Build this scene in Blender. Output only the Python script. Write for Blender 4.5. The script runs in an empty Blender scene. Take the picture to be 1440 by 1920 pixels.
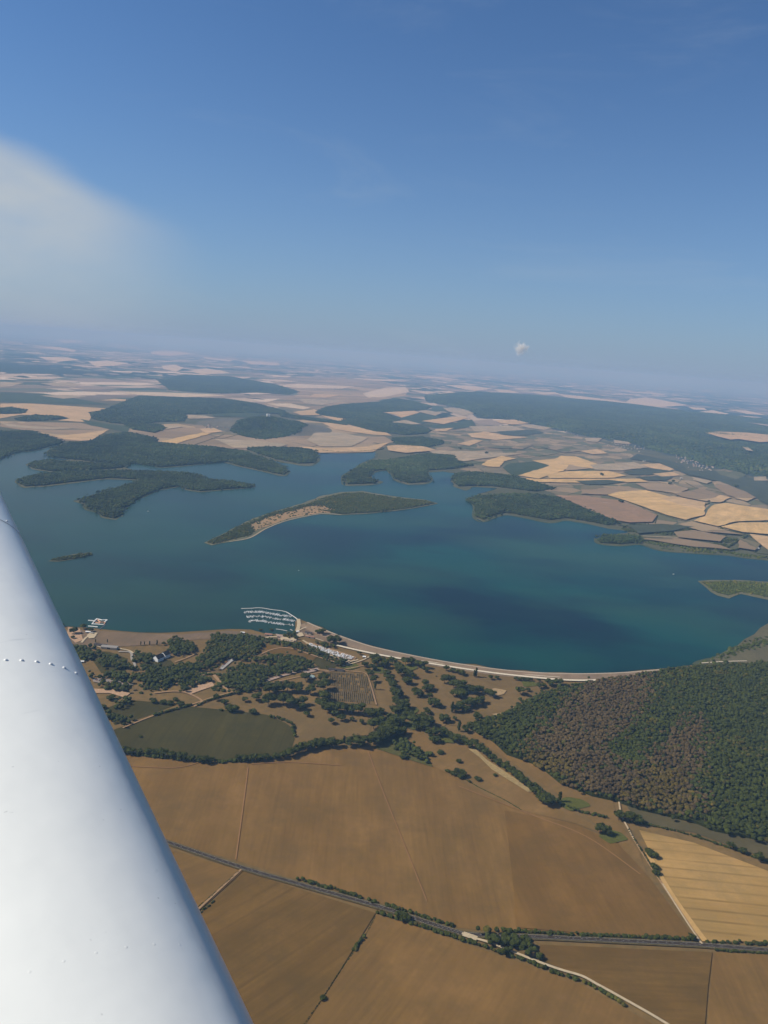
import bpy, bmesh, math, random
import numpy as np
from mathutils import Matrix, Vector
from mathutils.geometry import tessellate_polygon
random.seed(7); rng = np.random.default_rng(7)
S = bpy.context.scene; C = S.collection
R = math.radians

# ------------------------------------------------------------------ camera
CAM_H = 800.0; F = 1443.0; PITCH = 11.5; ROLL = 4.45
cam = bpy.data.cameras.new('camera'); co = bpy.data.objects.new('camera', cam); C.objects.link(co)
cam.sensor_fit = 'VERTICAL'; cam.sensor_height = 36.0; cam.lens = 36.0*F/1920.0
cam.clip_start = 0.05; cam.clip_end = 400000
CM = Matrix.Rotation(R(90-PITCH), 4, 'X') @ Matrix.Rotation(R(ROLL), 4, 'Z')
co.matrix_world = Matrix.Translation((0, 0, CAM_H)) @ CM
S.camera = co
S.cycles.use_denoising = True
S.cycles.max_bounces = 5; S.cycles.diffuse_bounces = 2; S.cycles.glossy_bounces = 2; S.cycles.volume_bounces = 1
S.view_settings.view_transform = 'Standard'; S.view_settings.look = 'None'
S.view_settings.gamma = 1.0; S.view_settings.exposure = 0.0

# ------------------------------------------------------------------ sky and sun
SUN_EL = 42.0; SUN_AZ = -90.0          # azimuth from +Y, clockwise
sdir = Vector((math.sin(R(SUN_AZ))*math.cos(R(SUN_EL)), math.cos(R(SUN_AZ))*math.cos(R(SUN_EL)), math.sin(R(SUN_EL))))
W = bpy.data.worlds.new('World'); S.world = W; W.use_nodes = True
nt = W.node_tree; N = nt.nodes; L = nt.links; N.clear()
wo = N.new('ShaderNodeOutputWorld'); bg = N.new('ShaderNodeBackground'); bg.inputs[1].default_value = 0.09
sky = N.new('ShaderNodeTexSky'); sky.sky_type = 'NISHITA'; sky.sun_disc = False
sky.sun_elevation = R(SUN_EL); sky.sun_rotation = R(SUN_AZ); sky.altitude = 800; sky.air_density = 1.0; sky.dust_density = 0.6; sky.ozone_density = 2.0
HAZE_SKY = (3.0, 3.95, 5.5, 1)
tc = N.new('ShaderNodeTexCoord'); sx = N.new('ShaderNodeSeparateXYZ'); L.new(tc.outputs['Generated'], sx.inputs[0])
def wmath(op, a, b=None, clamp=False):
    n = N.new('ShaderNodeMath'); n.operation = op; n.use_clamp = clamp
    for i, v in enumerate((a, b)):
        if v is None: continue
        if isinstance(v, (int, float)): n.inputs[i].default_value = v
        else: L.new(v, n.inputs[i])
    return n.outputs[0]
el = wmath('MAXIMUM', sx.outputs['Z'], 0.0)
hz = wmath('MULTIPLY', wmath('POWER', 2.718, wmath('MULTIPLY', el, -7.2)), 0.95, True)
grade = N.new('ShaderNodeMixRGB'); grade.blend_type = 'MULTIPLY'; grade.inputs[0].default_value = 1.0
L.new(sky.outputs[0], grade.inputs[1]); grade.inputs[2].default_value = (0.53, 0.83, 1.13, 1)
zen = N.new('ShaderNodeMapRange'); L.new(sx.outputs['Z'], zen.inputs[0]); zen.inputs[1].default_value = .42; zen.inputs[2].default_value = .85; zen.inputs[3].default_value = 1.0; zen.inputs[4].default_value = .5
gz = N.new('ShaderNodeMixRGB'); gz.blend_type = 'MULTIPLY'; gz.inputs[0].default_value = 1.0; L.new(grade.outputs[0], gz.inputs[1]); L.new(zen.outputs[0], gz.inputs[2])
m1 = N.new('ShaderNodeMixRGB'); L.new(hz, m1.inputs[0]); L.new(gz.outputs[0], m1.inputs[1]); m1.inputs[2].default_value = HAZE_SKY
# a soft bank of thin cloud low on the side the sun stands
def pixdir(px, py):
    return (CM.to_3x3() @ Vector(((px-720)/F, -(py-960)/F, -1))).normalized()
def wramp(v, lo, hi):
    n = N.new('ShaderNodeMapRange'); n.interpolation_type = 'SMOOTHSTEP'; L.new(v, n.inputs[0]); n.inputs[1].default_value = lo; n.inputs[2].default_value = hi; return n.outputs[0]
nz = N.new('ShaderNodeTexNoise'); nz.inputs['Scale'].default_value = 9.0; nz.inputs['Detail'].default_value = 6; nz.inputs['Roughness'].default_value = .5
mp = N.new('ShaderNodeMapping'); mp.inputs['Scale'].default_value = (1, 1, 2.2); L.new(tc.outputs['Generated'], mp.inputs[0]); L.new(mp.outputs[0], nz.inputs['Vector'])
wob = wmath('MULTIPLY', wmath('SUBTRACT', nz.outputs['Fac'], .5), .035)
azm = wmath('ARCTAN2', sx.outputs['X'], sx.outputs['Y']); elv = wmath('ADD', wmath('ARCSINE', sx.outputs['Z']), wob)
# upper edge falls from 12.6 degrees at the frame's side to 9.4 degrees near its right end
top = wmath('ADD', wmath('MULTIPLY', wmath('ADD', azm, R(26.5)), -.34), R(11.6))
under = wramp(wmath('SUBTRACT', top, elv), R(-.4), R(2.0))
fall = wramp(elv, R(-1.5), R(10.5))
side = wramp(wmath('ADD', azm, wob), R(-12.5), R(-24.5)); 
cf = wmath('MULTIPLY', wmath('MULTIPLY', under, wmath('ADD', wmath('MULTIPLY', fall, .62), .26)), wmath('MULTIPLY', side, wmath('ADD', nz.outputs['Fac'], .45)), True)
m2 = N.new('ShaderNodeMixRGB'); L.new(cf, m2.inputs[0]); L.new(m1.outputs[0], m2.inputs[1]); m2.inputs[2].default_value = (5.5, 6.0, 6.4, 1)
wz_ = N.new('ShaderNodeTexNoise'); wz_.inputs['Scale'].default_value = 3.2; wz_.inputs['Detail'].default_value = 7; wz_.inputs['Roughness'].default_value = .62; wz_.inputs['Distortion'].default_value = .6
mp3 = N.new('ShaderNodeMapping'); mp3.inputs['Scale'].default_value = (1, 1, 4.5); mp3.inputs['Rotation'].default_value = (0, R(12), .3); L.new(tc.outputs['Generated'], mp3.inputs[0]); L.new(mp3.outputs[0], wz_.inputs['Vector'])
m3 = N.new('ShaderNodeMixRGB'); L.new(wmath('MULTIPLY', wramp(wz_.outputs['Fac'], .52, .76), .11), m3.inputs[0]); L.new(m2.outputs[0], m3.inputs[1]); m3.inputs[2].default_value = (4.6, 5.4, 6.2, 1)
L.new(m3.outputs[0], bg.inputs[0]); L.new(bg.outputs[0], wo.inputs[0])

sl = bpy.data.lights.new('sun', 'SUN'); sl.energy = 5.0; sl.angle = R(0.53); sl.color = (1.0, 0.95, 0.85)
so = bpy.data.objects.new('sun', sl); C.objects.link(so); so.rotation_euler = sdir.to_track_quat('Z', 'Y').to_euler()

# ------------------------------------------------------------------ helpers
CR = np.array(CM.to_3x3())
def un(px, py, z=0.0):
    """the point at height z that a pixel of the 1440x1920 photograph looks at"""
    d = CR @ np.array([(px-720)/F, -(py-960)/F, -1.0])
    if d[2] > -1e-4: d[2] = -1e-4
    t = (z-CAM_H)/d[2]
    return (d[0]*t, d[1]*t)
def unp(poly, z=0.0): return [un(x, y, z) for x, y in poly]
def zm(pts, ox, oy, k): return [(ox+p[0]/k, oy+p[1]/k)+tuple(p[2:]) for p in pts]
Z4 = lambda pts: zm(pts, 400, 1120, 3.6)
Z5 = lambda pts: zm(pts, 700, 1200, 3.6)
Z3 = lambda pts: zm(pts, 100, 1120, 3.6)
Z1 = lambda pts: zm(pts, 440, 1130, 6.0)
def tag(o, label=None, cat=None, group=None, kind=None):
    if label: o['label'] = label
    if cat: o['category'] = cat
    if group: o['group'] = group
    if kind: o['kind'] = kind
    return o
def mesh_obj(name, v, f, mats, parent=None, smooth=False, mi=None):
    me = bpy.data.meshes.new(name)
    v = np.asarray(v, dtype=np.float32)
    if isinstance(f, np.ndarray) and f.ndim == 2:
        k = f.shape[1]
        me.vertices.add(len(v)); me.vertices.foreach_set('co', v.ravel())
        me.loops.add(f.size); me.loops.foreach_set('vertex_index', f.astype(np.int32).ravel())
        me.polygons.add(len(f)); me.polygons.foreach_set('loop_start', np.arange(0, f.size, k, dtype=np.int32))
        me.update(calc_edges=True); me.validate()
    else:
        me.from_pydata([tuple(map(float, q)) for q in v], [], [tuple(q) for q in f]); me.update()
    for m in (mats if isinstance(mats, (list, tuple)) else [mats]): me.materials.append(m)
    if mi is not None: me.polygons.foreach_set('material_index', np.asarray(mi, dtype=np.int32))
    me.polygons.foreach_set('use_smooth', np.full(len(me.polygons), smooth))
    o = bpy.data.objects.new(name, me); C.objects.link(o)
    if parent: o.parent = parent
    return o
def empty(name, loc=(0, 0, 0), rz=0.0):
    o = bpy.data.objects.new(name, None); C.objects.link(o); o.location = loc; o.rotation_euler = (0, 0, rz); o.empty_display_size = 1; return o
def copy_tree(o):
    c = o.copy(); C.objects.link(c)
    for ch in o.children:
        k = ch.copy(); C.objects.link(k); k.parent = c
        for g in ch.children:
            q = g.copy(); C.objects.link(q); q.parent = k
    return c
def dense(P, step, amp=0.0, closed=True):
    P = [np.array(p, float) for p in P]; out = []; n = len(P)
    for i in range(n if closed else n-1):
        a, b = P[i], P[(i+1) % n]; d = b-a; L_ = np.hypot(*d); k = max(1, int(L_/step))
        nrm = np.array([-d[1], d[0]])/max(L_, 1e-6)
        for j in range(k):
            out.append(a+d*j/k + nrm*(rng.normal()*amp if amp else 0))
    if not closed: out.append(P[-1])
    return [tuple(p) for p in out]
def tess(P):
    return [tuple(t) for t in tessellate_polygon([[Vector((p[0], p[1], 0)) for p in P]])]
def up(P, tris):
    out = []
    for a, b, c in tris:
        (x1, y1), (x2, y2), (x3, y3) = P[a], P[b], P[c]
        out.append((a, b, c) if (x2-x1)*(y3-y1)-(x3-x1)*(y2-y1) > 0 else (a, c, b))
    return out
def sheet(name, P, z, mat, thick=0.0):
    f = up(P, tess(P)); n = len(P)
    v = [(x, y, z) for x, y in P]
    if thick:
        v += [(x, y, z-thick) for x, y in P]
        f = f + [(i, (i+1) % n, n+(i+1) % n, n+i) for i in range(n)]
    return mesh_obj(name, v, f, mat)
def ribbon_pts(P, w):
    P = [np.array(p, float) for p in P]; Lr = []; Rr = []
    for i, p in enumerate(P):
        a = P[max(i-1, 0)]; b = P[min(i+1, len(P)-1)]; d = b-a; d = d/max(np.hypot(*d), 1e-6); n = np.array([-d[1], d[0]])
        ww = w if not callable(w) else w(i/(len(P)-1))
        Lr.append(p+n*ww/2); Rr.append(p-n*ww/2)
    return Lr, Rr
def smooth_line(P, n=6):
    P = [np.array(p, float) for p in P]; out = []
    for i in range(len(P)-1):
        p0 = P[max(i-1, 0)]; p1 = P[i]; p2 = P[i+1]; p3 = P[min(i+2, len(P)-1)]
        for j in range(n):
            t = j/n
            out.append(0.5*((2*p1)+(-p0+p2)*t+(2*p0-5*p1+4*p2-p3)*t*t+(-p0+3*p1-3*p2+p3)*t**3))
    out.append(P[-1]); return out
def ribbon(name, P, w, z, mat, parent=None, n=6):
    P = smooth_line(P, n); a, b = ribbon_pts(P, w); k = len(P)
    v = [(p[0], p[1], z) for p in a]+[(p[0], p[1], z) for p in b]
    f = [(i, k+i, k+i+1, i+1) for i in range(k-1)]
    return mesh_obj(name, v, f, mat, parent)
def inside(pts, poly):
    x, y = pts[:, 0], pts[:, 1]; r = np.zeros(len(pts), bool); P = np.array([p[:2] for p in poly]); n = len(P)
    for i in range(n):
        x1, y1 = P[i]; x2, y2 = P[(i+1) % n]
        c = ((y1 > y) != (y2 > y)) & (x < (x2-x1)*(y-y1)/((y2-y1) if y2 != y1 else 1e-9)+x1)
        r ^= c
    return r
def edge_dist(pts, poly):
    d = np.full(len(pts), 1e9); P = np.array([p[:2] for p in poly]); n = len(P)
    for i in range(n):
        a, b = P[i], P[(i+1) % n]; ab = b-a; t = np.clip(((pts-a)@ab)/max(ab@ab, 1e-9), 0, 1)
        d = np.minimum(d, np.hypot(*(pts-(a+t[:, None]*ab)).T))
    return d
def vnoise(p, sc, seed=0):
    """smooth value noise on an (n,2) array, 0..1"""
    g = np.random.default_rng(seed).random((64, 64)); q = p/sc; i = np.floor(q).astype(int); f = q-i; f = f*f*(3-2*f)
    a = g[i[:, 0] % 64, i[:, 1] % 64]; b = g[(i[:, 0]+1) % 64, i[:, 1] % 64]; c = g[i[:, 0] % 64, (i[:, 1]+1) % 64]; d = g[(i[:, 0]+1) % 64, (i[:, 1]+1) % 64]
    return (a*(1-f[:, 0])+b*f[:, 0])*(1-f[:, 1])+(c*(1-f[:, 0])+d*f[:, 0])*f[:, 1]

# ------------------------------------------------------------------ materials
def new_mat(name, rough=0.9, spec=0.2):
    m = bpy.data.materials.new(name); m.use_nodes = True
    b = m.node_tree.nodes['Principled BSDF']; b.inputs['Roughness'].default_value = rough; b.inputs['Specular IOR Level'].default_value = spec
    return m, m.node_tree, b
class G:
    def __init__(s, t): s.t = t; s.pos = None
    def node(s, ty, **kw):
        n = s.t.nodes.new(ty)
        for k, v in kw.items(): setattr(n, k, v)
        return n
    def link(s, a, b): s.t.links.new(a, b)
    def coord(s, rot=0.0, scale=(1, 1, 1)):
        g = s.node('ShaderNodeNewGeometry'); m = s.node('ShaderNodeMapping'); s.link(g.outputs['Position'], m.inputs[0])
        m.inputs['Rotation'].default_value = (0, 0, rot); m.inputs['Scale'].default_value = scale; 
        if rot and scale != (1, 1, 1):      # rotate first, then stretch
            m.inputs['Scale'].default_value = (1, 1, 1)
            m2 = s.node('ShaderNodeMapping'); m2.inputs['Scale'].default_value = scale; s.link(m.outputs[0], m2.inputs[0]); return m2.outputs[0]
        return m.outputs[0]
    def noise(s, scale, detail=4, rough=.55, rot=0.0, stretch=(1, 1, 1), lo=.3, hi=.7):
        n = s.node('ShaderNodeTexNoise'); n.inputs['Scale'].default_value = scale; n.inputs['Detail'].default_value = detail; n.inputs['Roughness'].default_value = rough
        s.link(s.coord(rot, stretch), n.inputs['Vector'])
        r = s.node('ShaderNodeMapRange'); s.link(n.outputs['Fac'], r.inputs[0]); r.inputs[1].default_value = lo; r.inputs[2].default_value = hi
        return r.outputs[0]
    def mix(s, f, a, b, mode='MIX'):
        n = s.node('ShaderNodeMixRGB', blend_type=mode)
        for i, v in zip((0, 1, 2), (f, a, b)):
            if isinstance(v, (int, float)): n.inputs[i].default_value = v
            elif isinstance(v, tuple): n.inputs[i].default_value = (*v[:3], 1)
            else: s.link(v, n.inputs[i])
        return n.outputs[0]
    def math(s, op, a, b=0.0):
        n = s.node('ShaderNodeMath', operation=op)
        for i, v in enumerate((a, b)):
            if isinstance(v, (int, float)): n.inputs[i].default_value = v
            else: s.link(v, n.inputs[i])
        return n.outputs[0]
def plain(name, col, rough=.7, spec=.3, var=.0):
    m, t, b = new_mat(name, rough, spec); g = G(t)
    if var:
        g.link(g.mix(g.noise(.25, 4), tuple(c*(1-var) for c in col), tuple(c*(1+var) for c in col)), b.inputs[0])
    else: b.inputs[0].default_value = (*col, 1)
    return m
def mulc(c, k): return tuple(x*k for x in c)
def field_mat(name, col, col2=None, rot=0.0, streak=.25, tram=0.0, big=.004, period=24.0, rough_=.25, st2_=.45):
    """dry crop: broad soil blotches, streaks along the drilling direction, tramlines, grain"""
    m, t, b = new_mat(name, .95, .08); g = G(t)
    col2 = col2 or (col[0]*.74, col[1]*.74, col[2]*.72)
    c = g.mix(g.noise(big, 6, .62, rot, (1, .6, 1), lo=.36, hi=.64), col2, mulc(col, 1.08))
    c = g.mix(g.math('MULTIPLY', g.noise(.0024, 4, .55, lo=.42, hi=.62), .6), c, (col[0]*.66, col[1]*.74, col[2]*.80))
    c = g.mix(g.math('MULTIPLY', g.noise(.0065, 6, .68, lo=.46, hi=.68), .6), c, (col[0]*1.3, col[1]*1.3, col[2]*1.6))
    st = g.noise(.16, 4, .6, rot, (1, .06, 1), .3, .7)
    c = g.mix(g.math('MULTIPLY', st, streak*1.5), c, mulc(col, 1.38))
    st2 = g.noise(.02, 5, .65, rot, (1, .16, 1), .36, .64)
    c = g.mix(g.math('MULTIPLY', st2, st2_), c, mulc(col2, .74))
    if tram:
        w = g.node('ShaderNodeTexWave'); w.wave_type = 'BANDS'; w.bands_direction = 'X'; w.inputs['Scale'].default_value = 6.2832/20.0/period*1.0
        w.inputs['Distortion'].default_value = 1.0; w.inputs['Detail Scale'].default_value = .02
        g.link(g.coord(rot), w.inputs['Vector'])
        r = g.node('ShaderNodeMapRange'); g.link(w.outputs['Fac'], r.inputs[0]); r.inputs[1].default_value = .86; r.inputs[2].default_value = 1.0
        c = g.mix(g.math('MULTIPLY', g.math('MULTIPLY', r.outputs[0], tram), g.noise(.012, 2)), c, mulc(col2, .55))
    c = g.mix(g.math('MULTIPLY', g.noise(.011, 6, .7, lo=.46, hi=.66), .6), c, (col[0]*.58, col[1]*.66, col[2]*.8))
    c = g.mix(g.math('MULTIPLY', g.noise(.05, 5, .7, lo=.42, hi=.66), rough_), c, (col[0]*.62, col[1]*.72, col[2]*.7))
    c = g.mix(g.math('MULTIPLY', g.noise(.9, 3, .7), .22), c, mulc(col, .6))
    g.link(c, b.inputs[0])
    return m
def leaf_mat(name, rough=.85):
    m, t, b = new_mat(name, rough, .12); g = G(t)
    a = g.node('ShaderNodeAttribute'); a.attribute_name = 'tint'
    c = g.mix(g.noise(.45, 3, .7, lo=.35, hi=.65), g.mix(1.0, a.outputs['Color'], (.62, .62, .62), 'MULTIPLY'), g.mix(1.0, a.outputs['Color'], (1.3, 1.3, 1.2), 'MULTIPLY'))
    g.link(c, b.inputs[0])
    bp = g.node('ShaderNodeBump'); bp.inputs['Strength'].default_value = .9; bp.inputs['Distance'].default_value = 1.4
    g.link(g.noise(.7, 3, .7), bp.inputs['Height']); g.link(bp.outputs[0], b.inputs['Normal'])
    return m
LEAF = leaf_mat('foliage'); BARK = plain('bark', (.10, .075, .055))

# palette (real-world base colours)
BROWN = (.208, .117, .035); BROWN2 = (.158, .090, .024); STRAW = (.62, .40, .17); OLIVE = (.066, .055, .014); DRY = (.225, .132, .044)
SOIL = (.20, .126, .047); GREEN = (.065, .085, .038); PALE = (.42, .32, .20); TAN = (.36, .24, .13); NSTRAW = (.42, .255, .085)

# ------------------------------------------------------------------ ground, with its far patchwork
m, t, b = new_mat('ground', .95, .08); g = G(t)
vor = g.node('ShaderNodeTexVoronoi'); vor.distance = 'CHEBYCHEV'; vor.inputs['Scale'].default_value = 1.0
g.link(g.coord(.5, (1/420, 1/900, 1)), vor.inputs['Vector'])
sep = g.node('ShaderNodeSeparateColor'); g.link(vor.outputs['Color'], sep.inputs[0])
ramp = g.node('ShaderNodeValToRGB'); ramp.color_ramp.interpolation = 'CONSTANT'; g.link(sep.outputs[0], ramp.inputs[0])
els = ramp.color_ramp.elements; cols = [(0, (.06, .085, .05)), (.2, (.20, .16, .11)), (.36, (.42, .33, .24)), (.5, (.12, .13, .085)), (.64, (.26, .2, .15)), (.78, (.55, .44, .33)), (.88, (.17, .135, .095))]
els[0].position = 0; els[0].color = (*cols[0][1], 1); els[1].position = cols[1][0]; els[1].color = (*cols[1][1], 1)
for p, c in cols[2:]: e = els.new(p); e.color = (*c, 1)
vor2 = g.node('ShaderNodeTexVoronoi'); vor2.distance = 'CHEBYCHEV'; g.link(g.coord(-.3, (1/1500, 1/2600, 1)), vor2.inputs['Vector'])
sep2 = g.node('ShaderNodeSeparateColor'); g.link(vor2.outputs['Color'], sep2.inputs[0])
wood = g.math('GREATER_THAN', g.math('ADD', g.math('MULTIPLY', g.noise(.00016, 4, .55, lo=.3, hi=.7), .75), g.math('MULTIPLY', sep2.outputs[1], .25)), .60)
far = g.mix(wood, ramp.outputs[0], (.03, .045, .025))
near = g.mix(g.noise(.004, 5, .6), (.15, .096, .036), (.21, .130, .048))
near = g.mix(g.math('MULTIPLY', g.noise(.03, 5, .65), .35), near, (.10, .078, .03))
near = g.mix(g.math('MULTIPLY', g.noise(.06, 5, .7, lo=.45, hi=.65), .5), near, (.10, .078, .034))
midc = g.mix(g.noise(.0016, 5, .6), (.065, .072, .036), (.12, .11, .058))
gg = g.node('ShaderNodeNewGeometry'); ln = g.node('ShaderNodeVectorMath', operation='LENGTH'); g.link(gg.outputs['Position'], ln.inputs[0])
def gstep(lo, hi):
    r = g.node('ShaderNodeMapRange'); g.link(ln.outputs['Value'], r.inputs[0]); r.inputs[1].default_value = lo; r.inputs[2].default_value = hi; return r.outputs[0]
g.link(g.mix(gstep(9500, 10500), g.mix(gstep(2500, 3000), near, midc), far), b.inputs[0])
GND = m
D = 160000
xs = [-D, -60000, -20000, -8000, 0, 8000, 20000, 60000, D]
v = [(x, y, 0) for y in xs for x in xs]; f = [(j*9+i, j*9+i+1, (j+1)*9+i+1, (j+1)*9+i) for j in range(8) for i in range(8)]
tag(mesh_obj('ground', v, f, GND), kind='structure')

# ------------------------------------------------------------------ lake
m, t, b = new_mat('lake_water', .18, .06); g = G(t)
b.inputs['IOR'].default_value = 1.333
dark, teal, grn = (.001, .014, .022), (.003, .050, .041), (.018, .060, .036)
c = g.mix(g.noise(.0015, 3, .45, R(12), (1, 1.5, 1), .38, .62), dark, teal)
c = g.mix(g.math('MULTIPLY', g.noise(.0010, 3, .5, 0, (1, 1.7, 1), .44, .66), .8), c, grn)
# shallows of the west basin: silty, greyer water
sxyz = g.node('ShaderNodeSeparateXYZ'); gq = g.node('ShaderNodeNewGeometry'); g.link(gq.outputs['Position'], sxyz.inputs[0])
r = g.node('ShaderNodeMapRange', interpolation_type='SMOOTHSTEP'); g.link(sxyz.outputs[0], r.inputs[0]); r.inputs[1].default_value = 500; r.inputs[2].default_value = -1400
c = g.mix(g.math('MULTIPLY', r.outputs[0], .62), c, (.034, .062, .042))
g.link(c, b.inputs[0])
bp = g.node('ShaderNodeBump'); bp.inputs['Strength'].default_value = .35; bp.inputs['Distance'].default_value = .5
g.link(g.noise(.12, 4, .7, 0, (1, 1.8, 1)), bp.inputs['Height']); g.link(bp.outputs[0], b.inputs['Normal'])
WATER = m
LAKE = [(-300, 890), (0, 862), (30, 849), (60, 846), (90, 839), (118, 827), (128, 822), (112, 833), (97, 839), (84, 852), (105, 859), (135, 861), (118, 863), (85, 862), (48, 871), (60, 880), (100, 886), (136, 883), (120, 886), (60, 891),
 (31, 899), (33, 907), (46, 915), (80, 913), (140, 906), (200, 899), (256, 901), (250, 906), (210, 918), (150, 936), (139, 940), (156, 946), (161, 956), (185, 963), (191, 971), (215, 975), (229, 969), (231, 956), (260, 936), (300, 919), (335, 913), (350, 919), (375, 923), (420, 919), (470, 915), (479, 911),
 (440, 904), (386, 900), (380, 891), (340, 885), (300, 884), (250, 883), (237, 877), (245, 869), (290, 873), (300, 877), (350, 874), (420, 866), (440, 873), (500, 886), (530, 893), (544, 885), (532, 873), (500, 861), (488, 856), (520, 865), (560, 873), (586, 873), (599, 862), (594, 849),
 (660, 850), (703, 848), (704, 858), (680, 868), (663, 880), (643, 891), (641, 901), (649, 911), (700, 909), (716, 903), (692, 897), (703, 886), (724, 882), (733, 890), (741, 901), (765, 909), (800, 907), (810, 898), (800, 887), (830, 884), (855, 888), (846, 903), (851, 913), (872, 920), (888, 913), (935, 916), (905, 924), (872, 937), (885, 944), (890, 953), (889, 971), (905, 979), (926, 971), (950, 966), (990, 973), (1030, 981), (1060, 976), (1100, 982), (1140, 991), (1180, 997), (1150, 1003), (1118, 1010), (1124, 1020), (1160, 1024), (1200, 1021), (1240, 1033), (1300, 1038), (1360, 1041), (1400, 1047), (1440, 1051),
 (1620, 1075), (1780, 1110), (1700, 1190), (1440, 1206), (1400, 1214), (1340, 1234), (1300, 1246), (1262, 1252), (1230, 1256), (1150, 1262), (1050, 1263), (950, 1257), (830, 1240), (720, 1218), (680, 1207), (640, 1193), (600, 1177), (580, 1168), (562, 1161), (554, 1165), (555, 1178), (548, 1189), (538, 1192), (500, 1188), (470, 1180), (430, 1179), (380, 1182), (340, 1186), (300, 1187), (260, 1185), (210, 1181), (170, 1177), (110, 1176), (0, 1172), (-300, 1160), (-700, 1050)]
LW = dense(unp(LAKE), 42, 6.0)
tag(sheet('lake_water', LW, 0.5, WATER), kind='structure')
ISL = {'main': [(383, 1018), (398, 1023), (430, 1016), (468, 1009), (500, 991), (540, 976), (600, 964), (640, 966), (700, 963), (760, 956), (800, 949), (820, 944), (800, 938), (740, 931), (700, 925), (680, 921), (640, 923), (600, 931), (560, 946), (500, 963), (460, 979), (420, 1001)],
       'small': [(92, 1052), (110, 1054), (150, 1047), (176, 1041), (172, 1036), (140, 1040), (110, 1046)],
       'east': [(1310, 1090), (1325, 1103), (1345, 1117), (1365, 1122), (1390, 1114), (1440, 1125), (1560, 1135), (1560, 1095), (1440, 1091), (1380, 1088), (1330, 1088)]}
ISLM = field_mat('island_grass', (.16, .14, .075), (.10, .11, .05), streak=0)
for k, P in ISL.items():
    tag(sheet('island', dense(unp(P), 40, 3), 1.4, ISLM, 1.6), kind='structure')
# reed fringe and pale sand rim along the shores
REED = plain('reed_fringe', (.062, .072, .034), .95, .1, .3); SAND = plain('pale_shore', (.30, .25, .17), .95, .1, .15)
def shore(a, b, w, mat, z=.8):
    tag(ribbon('shore', unp(LAKE[a:b]), lambda t: w*(.35+.65*abs(math.sin(9*t+a))), z, mat, n=4), kind='structure')
i0 = LAKE.index((31, 899))
shore(1, 6, 14, REED); shore(i0, i0+16, 9, REED); shore(i0+16, i0+26, 9, REED)
j0 = LAKE.index((290, 873)); shore(j0, j0+8, 18, REED, .9); shore(j0+12, j0+17, 18, REED, .95)
k0 = LAKE.index((660, 850)); shore(k0, k0+22, 16, REED)
k1 = LAKE.index((872, 937)); shore(k1, k1+11, 22, REED); k2 = LAKE.index((1118, 1010)); shore(k2, k2+9, 26, REED)
k3 = LAKE.index((1440, 1206)); shore(k3, k3+4, 24, REED)
tag(ribbon('beach', unp([(430, 1016), (468, 1009), (500, 991), (540, 976), (600, 964), (640, 966)]), 8, 1.6, SAND), kind='structure')

# ------------------------------------------------------------------ fields
def patch_mat(name, cols, sx_, sy_, rot, hw, hs=.75):
    m, t, b = new_mat(name, .95, .08); g = G(t)
    wv = g.node('ShaderNodeTexNoise'); wv.inputs['Scale'].default_value = .002; wv.inputs['Detail'].default_value = 1; g.link(g.coord(), wv.inputs['Vector'])
    ad = g.node('ShaderNodeVectorMath', operation='MULTIPLY_ADD'); g.link(wv.outputs['Color'], ad.inputs[0]); ad.inputs[1].default_value = (.55, .55, 0); g.link(g.coord(rot, (1/sx_, 1/sy_, 1)), ad.inputs[2])
    a = g.node('ShaderNodeTexVoronoi'); a.distance = 'EUCLIDEAN'; a.inputs['Randomness'].default_value = .8; a.inputs['Scale'].default_value = 1; g.link(ad.outputs[0], a.inputs['Vector'])
    e = g.node('ShaderNodeTexVoronoi'); e.feature = 'DISTANCE_TO_EDGE'; e.inputs['Randomness'].default_value = .8; e.inputs['Scale'].default_value = 1; g.link(ad.outputs[0], e.inputs['Vector'])
    sp = g.node('ShaderNodeSeparateColor'); g.link(a.outputs['Color'], sp.inputs[0])
    r = g.node('ShaderNodeValToRGB'); r.color_ramp.interpolation = 'CONSTANT'; g.link(sp.outputs[0], r.inputs[0]); el = r.color_ramp.elements
    for i, c in enumerate(cols):
        q = el[i] if i < 2 else el.new(i/len(cols)); q.position = i/len(cols); q.color = (*c, 1)
    ed = g.math('MULTIPLY', g.math('LESS_THAN', e.outputs['Distance'], hw), g.math('GREATER_THAN', g.noise(.006, 3, .6, lo=0, hi=1), .47))
    c = g.mix(g.math('MULTIPLY', g.noise(.004, 5, .6, rot, (1, .4, 1)), .4), r.outputs[0], (.12, .10, .06))
    g.link(g.mix(g.math('MULTIPLY', ed, hs), c, (.05, .06, .035)), b.inputs[0]); return m
PASTURE = patch_mat('pasture_grid', [(.20, .165, .10), (.12, .125, .065), (.27, .20, .12), (.17, .145, .085), (.33, .245, .145), (.10, .11, .055), (.23, .18, .11)], 140, 230, .5, .028)
TANGRID = patch_mat('tan_grid', [(.30, .21, .125), (.36, .26, .15), (.26, .185, .11), (.42, .30, .17), (.17, .145, .08), (.32, .23, .14)], 380, 640, 1.0, .013, .5)
FM = {}
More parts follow.
